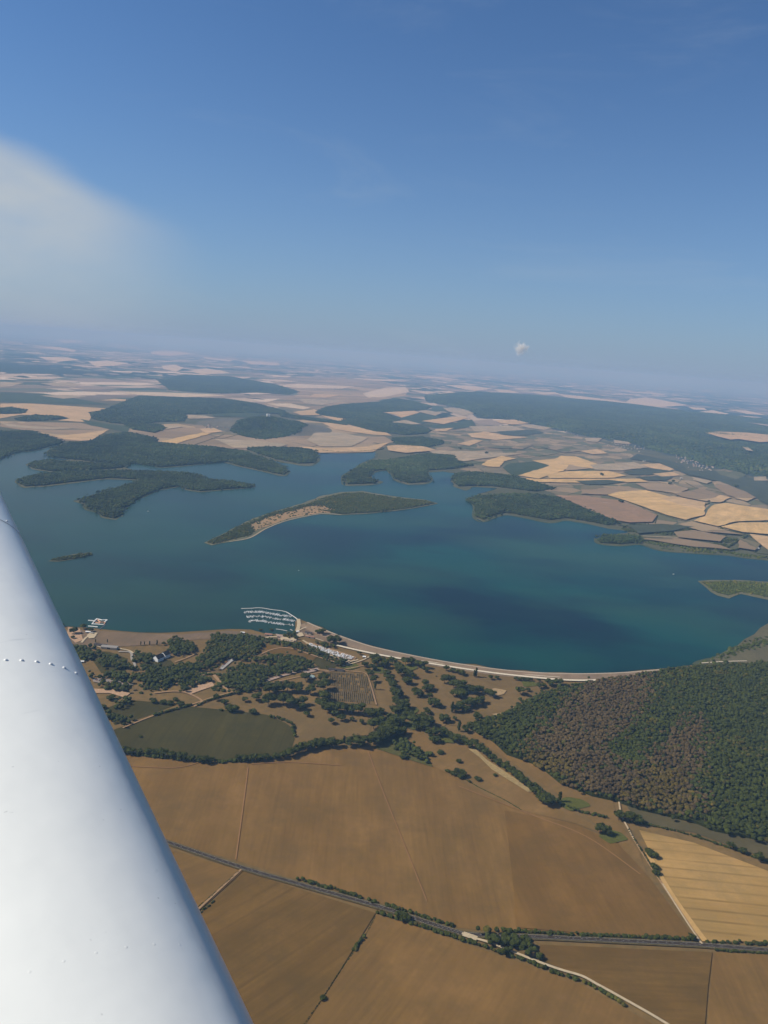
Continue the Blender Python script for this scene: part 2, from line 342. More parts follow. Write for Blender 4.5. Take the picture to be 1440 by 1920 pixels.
def fm(kind, rot=0.0, tram=0.0):
    key = (kind, round(rot, 1), tram)
    if kind == 'U': return PASTURE
    if kind == 'T': return TANGRID
    if key not in FM:
        col = {'S': STRAW, 'P': PALE, 'T': TAN, 'G': GREEN, 'B': BROWN, 'D': BROWN2, 'O': OLIVE, 'Y': DRY, 'R': SOIL, 'W': (.66, .50, .33), 'M': (.075, .085, .05), 'K': (.56, .37, .19), 'U': (.21, .175, .11), 'N': NSTRAW, 'H': (.215, .145, .085), 'Z': (.34, .21, .12), 'J': (.12, .095, .042), 'V': (.14, .12, .062), 'E': (.196, .107, .029)}[kind]
        FM[key] = field_mat('crop_'+kind.lower(), col, rot=rot, tram=tram, streak=.35 if kind in 'BDSOK' else .2, rough_=.5 if kind in 'RYHJVZ' else .32 if kind in 'SKPW' else .26, st2_=.55 if kind in 'SKPWZ' else .46)
    return FM[key]
fz = [1.0]; FS = [.07]
def field(kind, P, rot=0.0, z=0.0, tram=0.0, conv=True, jit=0.0):
    Q = unp(P, z) if conv else P
    fz[0] += FS[0]
    o = sheet('field', dense(Q, 70, 3.5 if FS[0] > .05 else .6), z+fz[0], fm(kind, R(rot), tram)); return tag(o, kind='structure')
def layer(z): fz[0] = z
# far country beyond the lake
layer(1.0)
field('T', [(0, 790), (150, 793), (205, 805), (180, 820), (150, 828), (110, 826), (90, 815), (40, 806), (0, 800)], 60)
field('T', [(245, 798), (340, 794), (400, 800), (480, 815), (500, 838), (460, 844), (400, 837), (330, 840), (280, 836), (292, 826), (235, 820)], 30)
field('T', [(540, 792), (600, 780), (660, 792), (720, 818), (738, 828), (700, 848), (640, 850), (596, 850), (560, 840), (440, 842), (380, 835), (400, 822), (470, 815), (540, 812)], 80)
field('U', [(800, 800), (1000, 797), (1100, 822), (1200, 850), (1330, 900), (1440, 940), (1440, 1000), (1300, 990), (1200, 985), (1100, 950), (1040, 925), (950, 898), (860, 880), (820, 850)], 40)
field('T', [(488, 757), (520, 749), (560, 740), (540, 725), (505, 715), (560, 706), (700, 712), (770, 726), (760, 742), (700, 752), (600, 772), (560, 772)], 15)
layer(2.5)
field('K', [(0, 757), (60, 757), (212, 767), (165, 773), (172, 783), (165, 792), (108, 789), (130, 785), (118, 781), (60, 779), (40, 778), (0, 785)], 70)
field('G', [(0, 735), (80, 738), (130, 745), (205, 759), (60, 756), (0, 753)], 10)
field('G', [(150, 786), (200, 795), (245, 800), (240, 812), (215, 806), (170, 798)], 10)
field('K', [(100, 818), (150, 814), (204, 806), (172, 826), (150, 827), (120, 824)], 70)
field('P', [(0, 793), (60, 800), (140, 803), (100, 806), (20, 802)], 70)
field('K', [(188, 751), (215, 748), (253, 750), (246, 753)]); field('P', [(75, 742), (130, 741), (165, 744), (120, 748)])
field('W', [(205, 734), (300, 736), (390, 739), (427, 743), (350, 745), (260, 741)])
field('W', [(70, 669), (125, 670), (150, 675), (110, 678), (85, 674)]); field('W', [(165, 678), (200, 676), (242, 681), (220, 685), (180, 688)])
field('P', [(75, 719), (120, 717), (155, 721), (140, 726), (100, 724)]); field('P', [(0, 716), (45, 718), (20, 725), (0, 727)])
field('W', [(303, 686), (328, 684), (345, 690), (330, 697), (306, 692)]); field('W', [(352, 696), (385, 691), (415, 695), (433, 700), (380, 702)])
field('W', [(62, 648), (110, 651), (143, 657), (140, 660), (100, 655)]); field('W', [(105, 637), (150, 638), (165, 642), (120, 643)]); field('P', [(12, 641), (45, 643), (40, 645), (12, 643)])
field('W', [(282, 659), (330, 658), (365, 664), (320, 667), (285, 664)]); field('W', [(380, 669), (437, 676), (430, 678), (385, 673)]); field('W', [(450, 676), (520, 680), (525, 685), (470, 683)])
field('W', [(505, 723), (560, 720), (665, 725), (640, 729), (560, 728)]); field('W', [(500, 757), (545, 757), (583, 765), (570, 768), (520, 762)])
field('W', [(478, 711), (520, 712), (560, 716), (520, 716)]); field('W', [(510, 704), (548, 705), (540, 708), (512, 707)])
field('K', [(590, 739), (640, 741), (610, 746), (580, 744)]); field('W', [(670, 711), (720, 712), (762, 716), (700, 714)]); field('W', [(764, 704), (830, 707), (860, 712), (800, 709)])
field('P', [(560, 748), (620, 750), (650, 752), (600, 760), (570, 756)]); field('W', [(680, 738), (720, 728), (760, 726), (768, 735), (720, 745), (690, 746)])
field('W', [(820, 737), (850, 736), (858, 739), (830, 741)]); field('W', [(780, 735), (820, 736), (800, 739)])
field('W', [(835, 722), (880, 723), (925, 729), (890, 733), (860, 728)]); field('P', [(815, 705), (860, 702), (880, 706), (850, 709)])
field('K', [(548, 773), (590, 768), (600, 774), (650, 785), (637, 792), (600, 779), (565, 779)], 60)
field('K', [(602, 793), (660, 793), (715, 806), (735, 818), (700, 816), (630, 806)], 60); field('P', [(590, 812), (640, 812), (690, 822), (660, 838), (600, 838), (575, 826)], 60)
field('K', [(560, 838), (620, 842), (690, 838), (730, 830), (700, 848), (600, 850)], 30)
field('S', [(290, 832), (330, 822), (380, 812), (395, 814), (345, 828), (320, 838)], 30); field('P', [(400, 824), (470, 826), (540, 834), (520, 841), (440, 841)], 30)
field('K', [(375, 805), (400, 803), (418, 810), (385, 814)], 30); field('G', [(395, 776), (470, 774), (500, 776), (470, 783), (400, 781)]); field('P', [(345, 778), (385, 780), (405, 785), (355, 786)])
field('P', [(268, 801), (320, 799), (345, 801), (310, 806), (280, 806)])
field('K', [(712, 773), (775, 770), (787, 774), (752, 784), (742, 778)], 70); field('G', [(752, 784), (787, 775), (827, 782), (790, 796), (770, 793)], 30); field('P', [(733, 792), (760, 788), (790, 796), (760, 797)])
field('K', [(790, 790), (850, 782), (880, 784), (832, 796)], 40); field('G', [(790, 797), (835, 797), (885, 787), (893, 800), (850, 806), (812, 803)], 40)
field('K', [(818, 805), (850, 803), (838, 809), (812, 809)]); field('P', [(830, 765), (880, 767), (898, 774), (870, 780), (840, 772)]); field('P', [(790, 768), (830, 775), (815, 780), (785, 773)])
field('K', [(928, 789), (975, 787), (1003, 793), (960, 797), (935, 793)], 10); field('P', [(970, 797), (1000, 797), (1035, 803), (1020, 807), (990, 803)])
field('K', [(876, 814), (910, 810), (945, 817), (990, 821), (930, 826), (885, 821)], 30); field('K', [(858, 833), (890, 825), (905, 827), (880, 837)], 30)
field('P', [(880, 800), (960, 799), (990, 808), (960, 812), (890, 810)], 30); field('M', [(930, 810), (1000, 806), (1020, 812), (980, 818), (940, 816)])
field('U', [(895, 832), (960, 828), (1000, 835), (980, 843), (900, 840)]); field('P', [(800, 845), (900, 848), (980, 852), (930, 858), (870, 866), (820, 856)], 20)
field('S', [(903, 873), (918, 863), (940, 856), (967, 861), (945, 866), (937, 877), (915, 876)], 60)
field('G', [(942, 878), (955, 870), (1005, 867), (1032, 873), (985, 893), (960, 894)], 60)
field('S', [(998, 865), (1040, 862), (1052, 856), (1080, 857), (1122, 872), (1110, 880), (1075, 875), (1055, 884), (1010, 899), (972, 893), (1032, 874)], 60)
field('T', [(1066, 872), (1104, 880), (1060, 884)], 20)
field('S', [(1025, 891), (1060, 885), (1140, 884), (1175, 893), (1140, 898), (1030, 898)], 30); field('S', [(950, 896), (1010, 900), (1200, 899), (1215, 905), (1100, 907), (985, 905)], 30)
field('M', [(1078, 903), (1140, 901), (1175, 905), (1130, 910), (1095, 909)], 30); field('M', [(1168, 886), (1200, 880), (1250, 880), (1263, 885), (1215, 892), (1180, 891)], 30)
field('M', [(1190, 896), (1240, 893), (1262, 895), (1250, 902), (1215, 902)]); field('K', [(1200, 872), (1240, 870), (1270, 880), (1255, 884), (1220, 879)], 30)
field('K', [(1222, 890), (1262, 886), (1275, 893), (1240, 895)]); field('K', [(1080, 845), (1120, 843), (1140, 851), (1110, 853)])
field('P', [(1095, 822), (1130, 822), (1120, 830), (1100, 828)]); field('P', [(1150, 826), (1185, 826), (1180, 834), (1152, 832)]); field('K', [(1282, 855), (1305, 853), (1308, 860), (1290, 861)])
field('P', [(1105, 873), (1190, 868), (1215, 878), (1160, 884), (1115, 882)]); field('U', [(1010, 838), (1090, 835), (1130, 842), (1060, 850)])
field('T', [(1190, 908), (1260, 905), (1292, 918), (1270, 927), (1215, 920)], 40); field('T', [(1090, 912), (1180, 914), (1200, 925), (1150, 930), (1090, 928)], 10)
field('Z', [(1040, 930), (1100, 932), (1160, 940), (1200, 955), (1233, 968), (1222, 981), (1180, 982), (1150, 977), (1090, 952)], 60)
field('S', [(1138, 930), (1160, 924), (1210, 921), (1262, 935), (1322, 952), (1320, 968), (1285, 977), (1250, 968), (1180, 943)], 50)
field('K', [(1235, 936), (1262, 932), (1322, 944), (1316, 956), (1280, 950)], 50, tram=.9)
field('S', [(1328, 958), (1335, 949), (1360, 945), (1440, 957), (1560, 985), (1560, 1000), (1440, 978), (1380, 980), (1346, 989), (1298, 978), (1320, 970)], 30)
field('S', [(1352, 990), (1385, 982), (1440, 982), (1560, 1005), (1560, 1025), (1440, 1004), (1390, 1000)], 20)
field('T', [(1262, 927), (1315, 918), (1352, 930), (1325, 942), (1280, 934)], 60); field('K', [(1330, 938), (1352, 930), (1370, 935), (1350, 944), (1332, 943)])
field('T', [(1335, 905), (1372, 901), (1430, 931), (1400, 941), (1362, 930), (1340, 915)], 60); field('T', [(1375, 935), (1425, 930), (1400, 942)], 40); field('P', [(1298, 896), (1335, 904), (1325, 909), (1300, 902)])
field('T', [(1296, 980), (1345, 993), (1395, 1005), (1320, 1000), (1270, 985)], 40); field('K', [(1405, 1004), (1440, 1008), (1480, 1015), (1480, 1040), (1440, 1035), (1420, 1020)], 50)
field('T', [(1195, 1012), (1260, 1010), (1350, 1025), (1372, 1034), (1300, 1028)], 30); field('T', [(1262, 1000), (1300, 997), (1360, 1008), (1350, 1018), (1270, 1010)], 30); field('T', [(1382, 1010), (1425, 1022), (1415, 1035), (1385, 1030)], 60)
field('M', [(1195, 852), (1275, 870), (1290, 884), (1350, 885), (1440, 905), (1600, 940), (1600, 975), (1440, 950), (1400, 925), (1350, 905), (1290, 892), (1230, 868), (1180, 862)], 10)
field('U', [(1340, 883), (1375, 880), (1400, 893), (1380, 900), (1350, 892)], 10); field('P', [(1413, 896), (1436, 895), (1440, 903), (1415, 903)])
field('K', [(725, 838), (765, 834), (800, 840), (820, 846), (760, 851), (728, 846)])
field('M', [(1175, 988), (1240, 985), (1300, 990), (1260, 998), (1200, 1003)])
layer(3.2)
field('V', [(1440, 1170), (1380, 1212), (1340, 1236), (1300, 1250), (1440, 1244), (1560, 1240), (1560, 1180)], 20)
field('V', [(1326, 1240), (1360, 1222), (1400, 1216), (1425, 1232), (1400, 1240), (1350, 1244)], 20)
# near side, above the road
layer(.3); FS[0] = .04
field('B', [(150, 1405), (235, 1415), (400, 1431), (520, 1427), (600, 1407), (700, 1400), (790, 1424), (880, 1474), (960, 1516), (1080, 1545), (1160, 1582), (1215, 1642), (1305, 1762), (930, 1747), (860, 1740), (720, 1696), (560, 1650), (440, 1613), (310, 1575), (150, 1530)], -2, tram=.18)
field('O', [(150, 1390), (215, 1368), (300, 1339), (355, 1325), (420, 1331), (500, 1340), (545, 1360), (553, 1386), (545, 1410), (520, 1420), (400, 1427), (230, 1411), (150, 1402)], 3, tram=.3)
field('O', [(195, 1330), (240, 1312), (300, 1318), (330, 1322), (270, 1345), (215, 1360)], 10); field('O', [(160, 1220), (205, 1222), (240, 1235), (235, 1262), (190, 1262)], 10); field('O', [(265, 1240), (320, 1238), (330, 1250), (280, 1258)], 5)
field('O', [(585, 1240), (600, 1228), (638, 1242), (625, 1256), (600, 1254)], 5)
field('R', [(500, 1330), (560, 1335), (600, 1322), (650, 1330), (700, 1355), (690, 1378), (600, 1390), (560, 1405), (555, 1370)], 20)
field('R', [(615, 1259), (642, 1259), (690, 1264), (704, 1322), (660, 1320), (614, 1314)], -6, tram=0)
field('R', [(700, 1262), (730, 1262), (745, 1300), (740, 1340), (715, 1335)], -10); field('R', [(740, 1255), (860, 1275), (870, 1300), (850, 1350), (820, 1370), (780, 1330), (750, 1290)], -30)
field('R', [(850, 1252), (1000, 1275), (1040, 1290), (990, 1310), (930, 1345), (880, 1362), (840, 1360), (870, 1320), (930, 1300), (940, 1290)], 70)
field('Y', [(755, 1372), (790, 1370), (830, 1395), (880, 1398), (1000, 1475), (1100, 1540), (1160, 1575), (1080, 1545), (960, 1516), (880, 1474), (790, 1424)], 40)
field('Y', [(870, 1372), (900, 1372), (950, 1412), (1010, 1432), (1050, 1467), (1110, 1492), (1150, 1502), (1160, 1540), (1200, 1600), (1215, 1640), (1160, 1580), (1060, 1500), (960, 1430)], 40)
field('N', [(1198, 1557), (1300, 1580), (1440, 1634), (1620, 1690), (1620, 1780), (1440, 1767), (1322, 1766), (1240, 1640)], 92, tram=.9)
field('J', [(1175, 1512), (1300, 1545), (1440, 1580), (1620, 1620), (1620, 1660), (1440, 1612), (1300, 1562), (1200, 1545)], 70)
field('H', [(120, 1182), (170, 1182), (260, 1188), (340, 1190), (430, 1183), (500, 1192), (540, 1196), (540, 1208), (470, 1202), (380, 1198), (300, 1208), (230, 1212), (160, 1214), (125, 1205)], 10)
field('H', [(565, 1170), (600, 1182), (640, 1198), (700, 1216), (690, 1222), (640, 1212), (590, 1198), (562, 1190)], 10)
field('D', [(485, 1208), (560, 1212), (600, 1226), (585, 1240), (540, 1228), (490, 1226)], 20)
# below the road
field('B', [(200, 1560), (318, 1594), (454, 1634), (374, 1709), (300, 1760), (200, 1700)], 50, tram=.3)
field('D', [(457, 1634), (560, 1668), (704, 1713), (640, 1816), (570, 1925), (470, 2080), (200, 2080), (250, 1800), (377, 1711)], 42, tram=.35)
field('B', [(706, 1715), (760, 1732), (870, 1770), (1000, 1814), (1090, 1846), (1240, 1930), (1420, 2080), (480, 2080), (572, 1925), (643, 1816)], 30, tram=.2)
field('D', [(1012, 1772), (1334, 1786), (1322, 1925), (1305, 2080), (1450, 2080), (1250, 1915), (1100, 1834), (1012, 1802)], 88, tram=.25)
layer(1.2)
field('B', [(1336, 1786), (1440, 1791), (1620, 1797), (1620, 2080), (1307, 2080), (1324, 1925)], 5)
field('E', [(946, 1520), (1080, 1547), (1160, 1584), (1213, 1644), (1302, 1760), (1100, 1752), (968, 1740), (958, 1620)], -8, tram=.1)
# the bare plot with its vine rows
VR = plain('vine_row', (.09, .085, .05)); 
def row_lines():
    vs = []; fs = []
    for i in range(22):
        t = (i+.5)/22; a = np.array(un(617+t*74, 1261+t*4)); b_ = np.array(un(616+t*86, 1313+t*8)); d = b_-a; n = np.array([-d[1], d[0]])/np.hypot(*d)*.55
        for q in range(12):
            if random.random() < .12: continue
            p, p2 = a+d*q/12, a+d*(q+.95)/12; k = len(vs); h = 1.2+random.random()*.9
            for w in (p-n, p+n, p2+n, p2-n): vs.append((w[0], w[1], .7)); 
            for w in (p-n*.6, p+n*.6, p2+n*.6, p2-n*.6): vs.append((w[0], w[1], .9+h))
            fs += [(k+4, k+5, k+6, k+7)]+[(k+j, k+(j+1) % 4, k+4+(j+1) % 4, k+4+j) for j in range(4)]
    return mesh_obj('vine_rows', vs, fs, VR)
tag(row_lines(), 'thin parallel rows of low vines on the bare reddish plot', 'vines', kind='stuff')
# golf greens
GRN = plain('watered_turf', (.085, .088, .018), .9, .1, .2)
for gx, gy, rx, ry in [(1150, 1570, 24, 12), (1075, 1508, 26, 12), (840, 1385, 20, 10), (775, 1360, 18, 8), (708, 1257, 14, 7), (768, 1253, 12, 6), (992, 1283, 16, 6), (770, 1335, 14, 7), (655, 1250, 16, 6)]:
    P = [(gx+rx*math.cos(a)*(1+.22*math.sin(2*a+gx)+.12*math.sin(3*a+gy)), gy+ry*math.sin(a)*(1+.18*math.cos(3*a+gx))) for a in np.linspace(0, 2*math.pi, 20, endpoint=False)]
    tag(sheet('putting_green', unp(P), 1.7, GRN), kind='structure')
MEADOW = plain('green_meadow', (.085, .080, .022), .95, .1, .2)
tag(sheet('meadow', unp(Z5([(0, 730), (110, 650), (200, 640), (240, 690), (350, 760), (400, 860), (300, 830), (150, 780)])), 1.5, MEADOW), kind='structure')
tag(sheet('meadow', unp(Z5([(640, 740), (680, 730), (760, 810), (900, 900), (1080, 1030), (1040, 1030), (880, 930), (800, 880), (720, 800)])), 2.0, plain('dry_meadow', (.30, .22, .10), .95, .1, .2)), kind='structure')
for P in ([(720, 360), (760, 345), (820, 330), (900, 345), (880, 370), (800, 390)], [(800, 505), (900, 490), (960, 450), (1000, 455), (930, 510), (850, 525)]):
    tag(sheet('dry_patch', unp(Z5(P)), 2.1, plain('straw_grass', (.33, .23, .12), .95, .1, .2)), kind='structure')
SANDY = plain('sandy_soil', (.40, .26, .16), .95, .1, .2)
for P in (Z3([(880, 640), (960, 600), (1070, 575), (1090, 600), (1000, 630), (920, 660)]), Z3([(100, 205), (180, 215), (200, 290), (150, 310), (90, 260)]), Z3([(270, 620), (400, 625), (520, 650), (480, 680), (380, 650), (280, 650)])):
    tag(sheet('sandy_patch', unp(P), 1.6, SANDY), kind='structure')

# ------------------------------------------------------------------ roads, tracks and the dam
ASPH = plain('asphalt', (.050, .039, .030), 1.0, .03, .15); CHALK = plain('chalk_track', (.45, .36, .235), .95, .1, .12); DUST = plain('dust_track', (.30, .19, .10), .95, .1, .15)
VERGE = plain('verge', (.10, .078, .035), .95, .1, .3); LINE = plain('road_line', (.75, .75, .72)); CONC = plain('pale_concrete', (.62, .54, .41), .85, .2, .08)
ROAD = [(150, 1530), (300, 1576), (450, 1627), (560, 1659), (715, 1703), (800, 1731), (850, 1747), (885, 1754), (1000, 1758), (1150, 1765), (1310, 1773), (1440, 1783), (1620, 1795)]
tag(ribbon('verge', unp(ROAD), 11.5, 1.6, VERGE), kind='structure'); tag(ribbon('road', unp(ROAD), 6.4, 2.0, ASPH), kind='structure')
RP = smooth_line(unp(ROAD), 6); eL, eR = ribbon_pts(RP, 5.8); 
for e_ in (eL, eR): tag(ribbon('road_line', e_, .11, 2.1, LINE, n=1), kind='structure')
vs = []; fs = []                                                        # dashed centre line
acc = 0
for a, b_ in zip(RP[:-1], RP[1:]):
    d = b_-a; Lg = np.hypot(*d); u = d/Lg; nn = np.array([-u[1], u[0]])*.07; s_ = 0
    while s_ < Lg-3:
        p, q = a+u*s_, a+u*(s_+3); k = len(vs)
        for w in (p+nn, p-nn, q-nn, q+nn): vs.append((*w, 2.12))
        fs.append((k, k+1, k+2, k+3)); s_ += 13
tag(mesh_obj('road_line', vs, fs, LINE), kind='structure')
FAINT = plain('faint_track', (.25, .135, .055), .95, .1, .1)
def track(P, w, mat, z=1.9, name='track'): return tag(ribbon(name, unp(P), w, z, mat), kind='structure')
track([(866, 1752), (890, 1761), (925, 1772), (1000, 1802), (1050, 1820), (1090, 1832), (1120, 1848), (1160, 1870), (1250, 1922), (1400, 2020)], 4.2, CHALK, 2.3)
track([(868, 1753), (894, 1762)], 9, CHALK, 2.35)
track([(1160, 1503), (1165, 1530), (1178, 1556), (1195, 1586), (1240, 1657), (1290, 1733), (1316, 1772)], 4, DUST, 1.9)
track([(1160, 1503), (1165, 1530), (1178, 1556), (1190, 1578)], 2.6, CHALK, 2.2)
track([(1242, 1659), (1290, 1735), (1316, 1772)], 2.2, CHALK, 2.2)
track([(1214, 1600), (1260, 1680), (1322, 1766)], 9, plain('stubble_edge', (.46, .29, .11), .95, .1, .1), 1.3)
track([(452, 1632), (430, 1652), (400, 1680), (370, 1708)], 3.5, DUST, 1.9); track([(465, 1440), (460, 1480), (452, 1540), (442, 1612)], 2.2, FAINT, 1.3)
track([(235, 1437), (330, 1440), (380, 1428)], 2, FAINT, 1.3)
track([(470, 1434), (540, 1430), (640, 1436)], 2, FAINT, 1.35)
track([(690, 1410), (720, 1490), (760, 1590), (800, 1690)], 1.6, FAINT, 1.35); track([(860, 1475), (1000, 1530), (1100, 1570), (1200, 1640)], 2, FAINT, 1.45)
track([(230, 1366), (290, 1342), (350, 1324), (365, 1320)], 4, DUST, 1.9)
track([(365, 1320), (400, 1308), (470, 1290), (560, 1270), (600, 1262), (640, 1257), (700, 1245)], 3.5, DUST, 1.9)
# dam with cream road and stone face along the water
DAM = [(1262, 1253), (1230, 1256.5), (1150, 1262.5), (1050, 1263.5), (950, 1257.5), (830, 1240.5), (720, 1218.5), (680, 1207.5), (640, 1193.5), (600, 1177.5), (580, 1168.5)]
vs = []; fs = []; DP = smooth_line(unp(DAM), 5); dL, dR = ribbon_pts(DP, 1.0)
prof = [(-2, .3), (6, 5.0), (11, 5.0), (14, 4.6), (42, 1.0)]             # water side first
sgn = None
for p, a, b_ in zip(DP, dL, dR):
    u = (a-b_); u = u/np.hypot(*u)
    if u[1] > 0: u = -u
    for o_, h in prof: vs.append((p[0]+u[0]*o_, p[1]+u[1]*o_, h))
np_ = len(prof)
fs = [(i*np_+j, (i+1)*np_+j, (i+1)*np_+j+1, i*np_+j+1) for i in range(len(DP)-1) for j in range(np_-1)]
mi = [[0, 1, 2, 2][j] for i in range(len(DP)-1) for j in range(np_-1)]
dam = mesh_obj('dam', vs, fs, [plain('stone_facing', (.20, .18, .14), .9, .2, .2), plain('crest_path', (.40, .33, .25), .9, .1, .1), field_mat('dam_grass', (.27, .19, .12))], mi=mi)
tag(dam, 'long curved earth dam with pale crest path along the lake', 'dam')
track([(631, 1211), (650, 1216), (700, 1227), (760, 1238), (850, 1252.5), (930, 1264), (1000, 1271.5), (1060, 1276.5), (1110, 1277), (1160, 1273), (1232, 1260)], 9, CONC, 3.0, 'dam_road')
track([(790, 1241), (850, 1249), (930, 1260), (1000, 1268), (1050, 1272)], 3, CONC, 3.6, 'dam_road')
track([(1315, 1246), (1360, 1243), (1400, 1242)], 4, CONC, 5.0)
# marina causeway and camp lanes
track(Z1([(715, 190), (722, 240), (715, 290), (700, 330), (690, 370), (670, 430)]), 11, CHALK, 2.3); track(Z1([(715, 325), (760, 300), (840, 268)]), 5, CHALK, 2.4)
tag(sheet('gravel_yard', unp(Z1([(510, 400), (560, 395), (640, 400), (690, 340), (760, 345), (780, 380), (690, 400), (660, 450), (590, 440), (520, 430)])), 2.5, CHALK), kind='structure')
tag(sheet('gravel_yard', unp(Z1([(1225, 650), (1300, 660), (1290, 690), (1230, 700)])), 2.5, CHALK), kind='structure')
tag(sheet('camp_ground', unp(Z1([(770, 430), (830, 450), (960, 480), (1200, 560), (1370, 620), (1340, 660), (1230, 650), (1050, 590), (900, 530), (800, 470)])), 1.9, DUST), kind='structure')
track(Z1([(765, 430), (830, 470), (950, 540), (1100, 610), (1230, 660)]), 5, CHALK, 2.5); track(Z1([(1210, 700), (1300, 670), (1390, 650)]), 5, CHALK, 2.5)
track(Z1([(285, 590), (400, 540), (520, 515), (660, 525), (800, 570), (950, 620), (1150, 680)]), 5, DUST, 2.1)
track(Z1([(800, 370), (900, 405), (1000, 440)]), 4, CHALK, 2.2)
track(Z1([(340, 400), (450, 390), (520, 400)]), 8, CHALK, 2.2)
track(Z1([(0, 640), (80, 630), (140, 600)]), 7, plain('grey_lane', (.33, .30, .27), .9, .2, .1), 2.1)
track(Z4([(870, 500), (950, 505), (1030, 520), (1060, 590), (1100, 730)]), 3.5, DUST, 2.3); track(Z4([(870, 470), (1000, 430), (1060, 400)]), 4, CHALK, 2.3)
track(Z4([(330, 560), (450, 530), (600, 490), (700, 495), (780, 500)]), 5, DUST, 2.3); track(Z4([(0, 520), (60, 590), (110, 650)]), 6, DUST, 2.2)
track(Z3([(190, 310), (230, 270), (290, 265)]), 6, CHALK, 2.2); track(Z3([(270, 325), (340, 345), (400, 345), (500, 360), (540, 380)]), 5, CHALK, 2.2)
tag(sheet('gravel_yard', unp(Z3([(225, 262), (250, 240), (300, 245), (275, 280), (240, 282)])), 2.5, CHALK), kind='structure')
track(Z3([(440, 370), (520, 375), (530, 420), (550, 460), (540, 500)]), 6, plain('grey_lane_b', (.30, .27, .23), .9, .2, .1), 2.1); track(Z3([(820, 440), (880, 420), (960, 385)]), 4, DUST, 2.1)
track(Z3([(1130, 490), (1190, 440), (1230, 410)]), 9, plain('grey_lane_c', (.34, .32, .29), .9, .2, .1), 2.2)
track(Z3([(660, 605), (760, 600), (880, 570), (1000, 530), (1060, 515), (1110, 560), (1190, 650)]), 7, DUST, 2.1); track(Z3([(680, 650), (860, 640), (1000, 700), (950, 740)]), 5, DUST, 2.1)
for P in ([(1205, 1006), (1260, 1008), (1330, 1012)], [(1320, 1012), (1345, 1003)], [(1418, 1032), (1425, 1015)]): track(P, 9, CHALK, 3.0)
track([(1318, 968), (1326, 955), (1335, 945), (1320, 940)], 22, plain('green_ditch', (.10, .11, .07), .95, .1), 3.4)

# ------------------------------------------------------------------ crowns and woods
def ico(sub):
    bm = bmesh.new(); bmesh.ops.create_icosphere(bm, subdivisions=sub, radius=1.0); bm.verts.ensure_lookup_table()
    v = np.array([q.co for q in bm.verts]); f = np.array([[x.index for x in p.verts] for p in bm.faces]); bm.free(); return v, f
ICO = {1: ico(1), 2: ico(2), 3: ico(3)}
def lumpy(sub, seed, amp=.22, freq=2.2):
    v, f = ICO[sub]; r_ = np.random.default_rng(seed); d = np.zeros(len(v))
    for k in range(5):
        w = r_.normal(size=3)*freq*(1+.5*k); d += np.sin(v@w+r_.random()*6.28)*amp/(1+.6*k)
    v = v*(1+d)[:, None]; v[:, 2] = v[:, 2]*.85; return v, f
PROTO = {s: [lumpy(s, 10*s+i, .13, 2.8) for i in range(8)] for s in (1, 2)}
def crowns(pos, rad, hgt, sub, tints):
    """pos (n,3) base of each crown, rad (n), hgt (n): top height; one numpy mesh of jittered crowns"""
    VV = []; FF = []; TT = []; off = 0; n = len(pos); kind = rng.integers(0, 8, n); ang = rng.random(n)*6.28
    for k in range(8):
        idx = np.where(kind == k)[0]
        if not len(idx): continue
        v, f = PROTO[sub][k]; c, s_ = np.cos(ang[idx])[:, None], np.sin(ang[idx])[:, None]
        x = (v[:, 0]*c-v[:, 1]*s_)*rad[idx, None]; y = (v[:, 0]*s_+v[:, 1]*c)*rad[idx, None]
        z = v[:, 2][None]*rad[idx, None]*.9 + (hgt[idx]-rad[idx]*.8)[:, None]
        P = np.stack([x+pos[idx, 0, None], y+pos[idx, 1, None], z+pos[idx, 2, None]], -1).reshape(-1, 3)
        VV.append(P); FF.append((f[None]+(np.arange(len(idx))*len(v))[:, None, None]).reshape(-1, 3)+off); off += len(P)
        TT.append(np.repeat(tints[idx], len(v), 0))
    return np.concatenate(VV), np.concatenate(FF), np.concatenate(TT)
def set_tint(o, T):
    a = o.data.attributes.new('tint', 'FLOAT_COLOR', 'POINT'); a.data.foreach_set('color', np.c_[T, np.ones(len(T))].astype(np.float32).ravel())
BASE = np.array((.056, .066, .011)); YEL = np.array((.098, .086, .016)); BLUEG = np.array((.036, .050, .014)); BRN_REFL = np.array((.112, .078, .034)); GLD = np.array((.128, .094, .022))
def tint_of(P, mode='mix', seed=0):
    n = len(P); a = vnoise(P, 90, seed)[:, None]; r_ = rng.random((n, 1))
    T = BASE*(.75+.6*r_); T = T*(1-.35*a)+BLUEG*.35*a
    y = (rng.random((n, 1)) < (.04+.25*(vnoise(P, 60, seed+1)[:, None] > .72))); T = np.where(y, YEL*(.7+.5*r_), T)
    return T
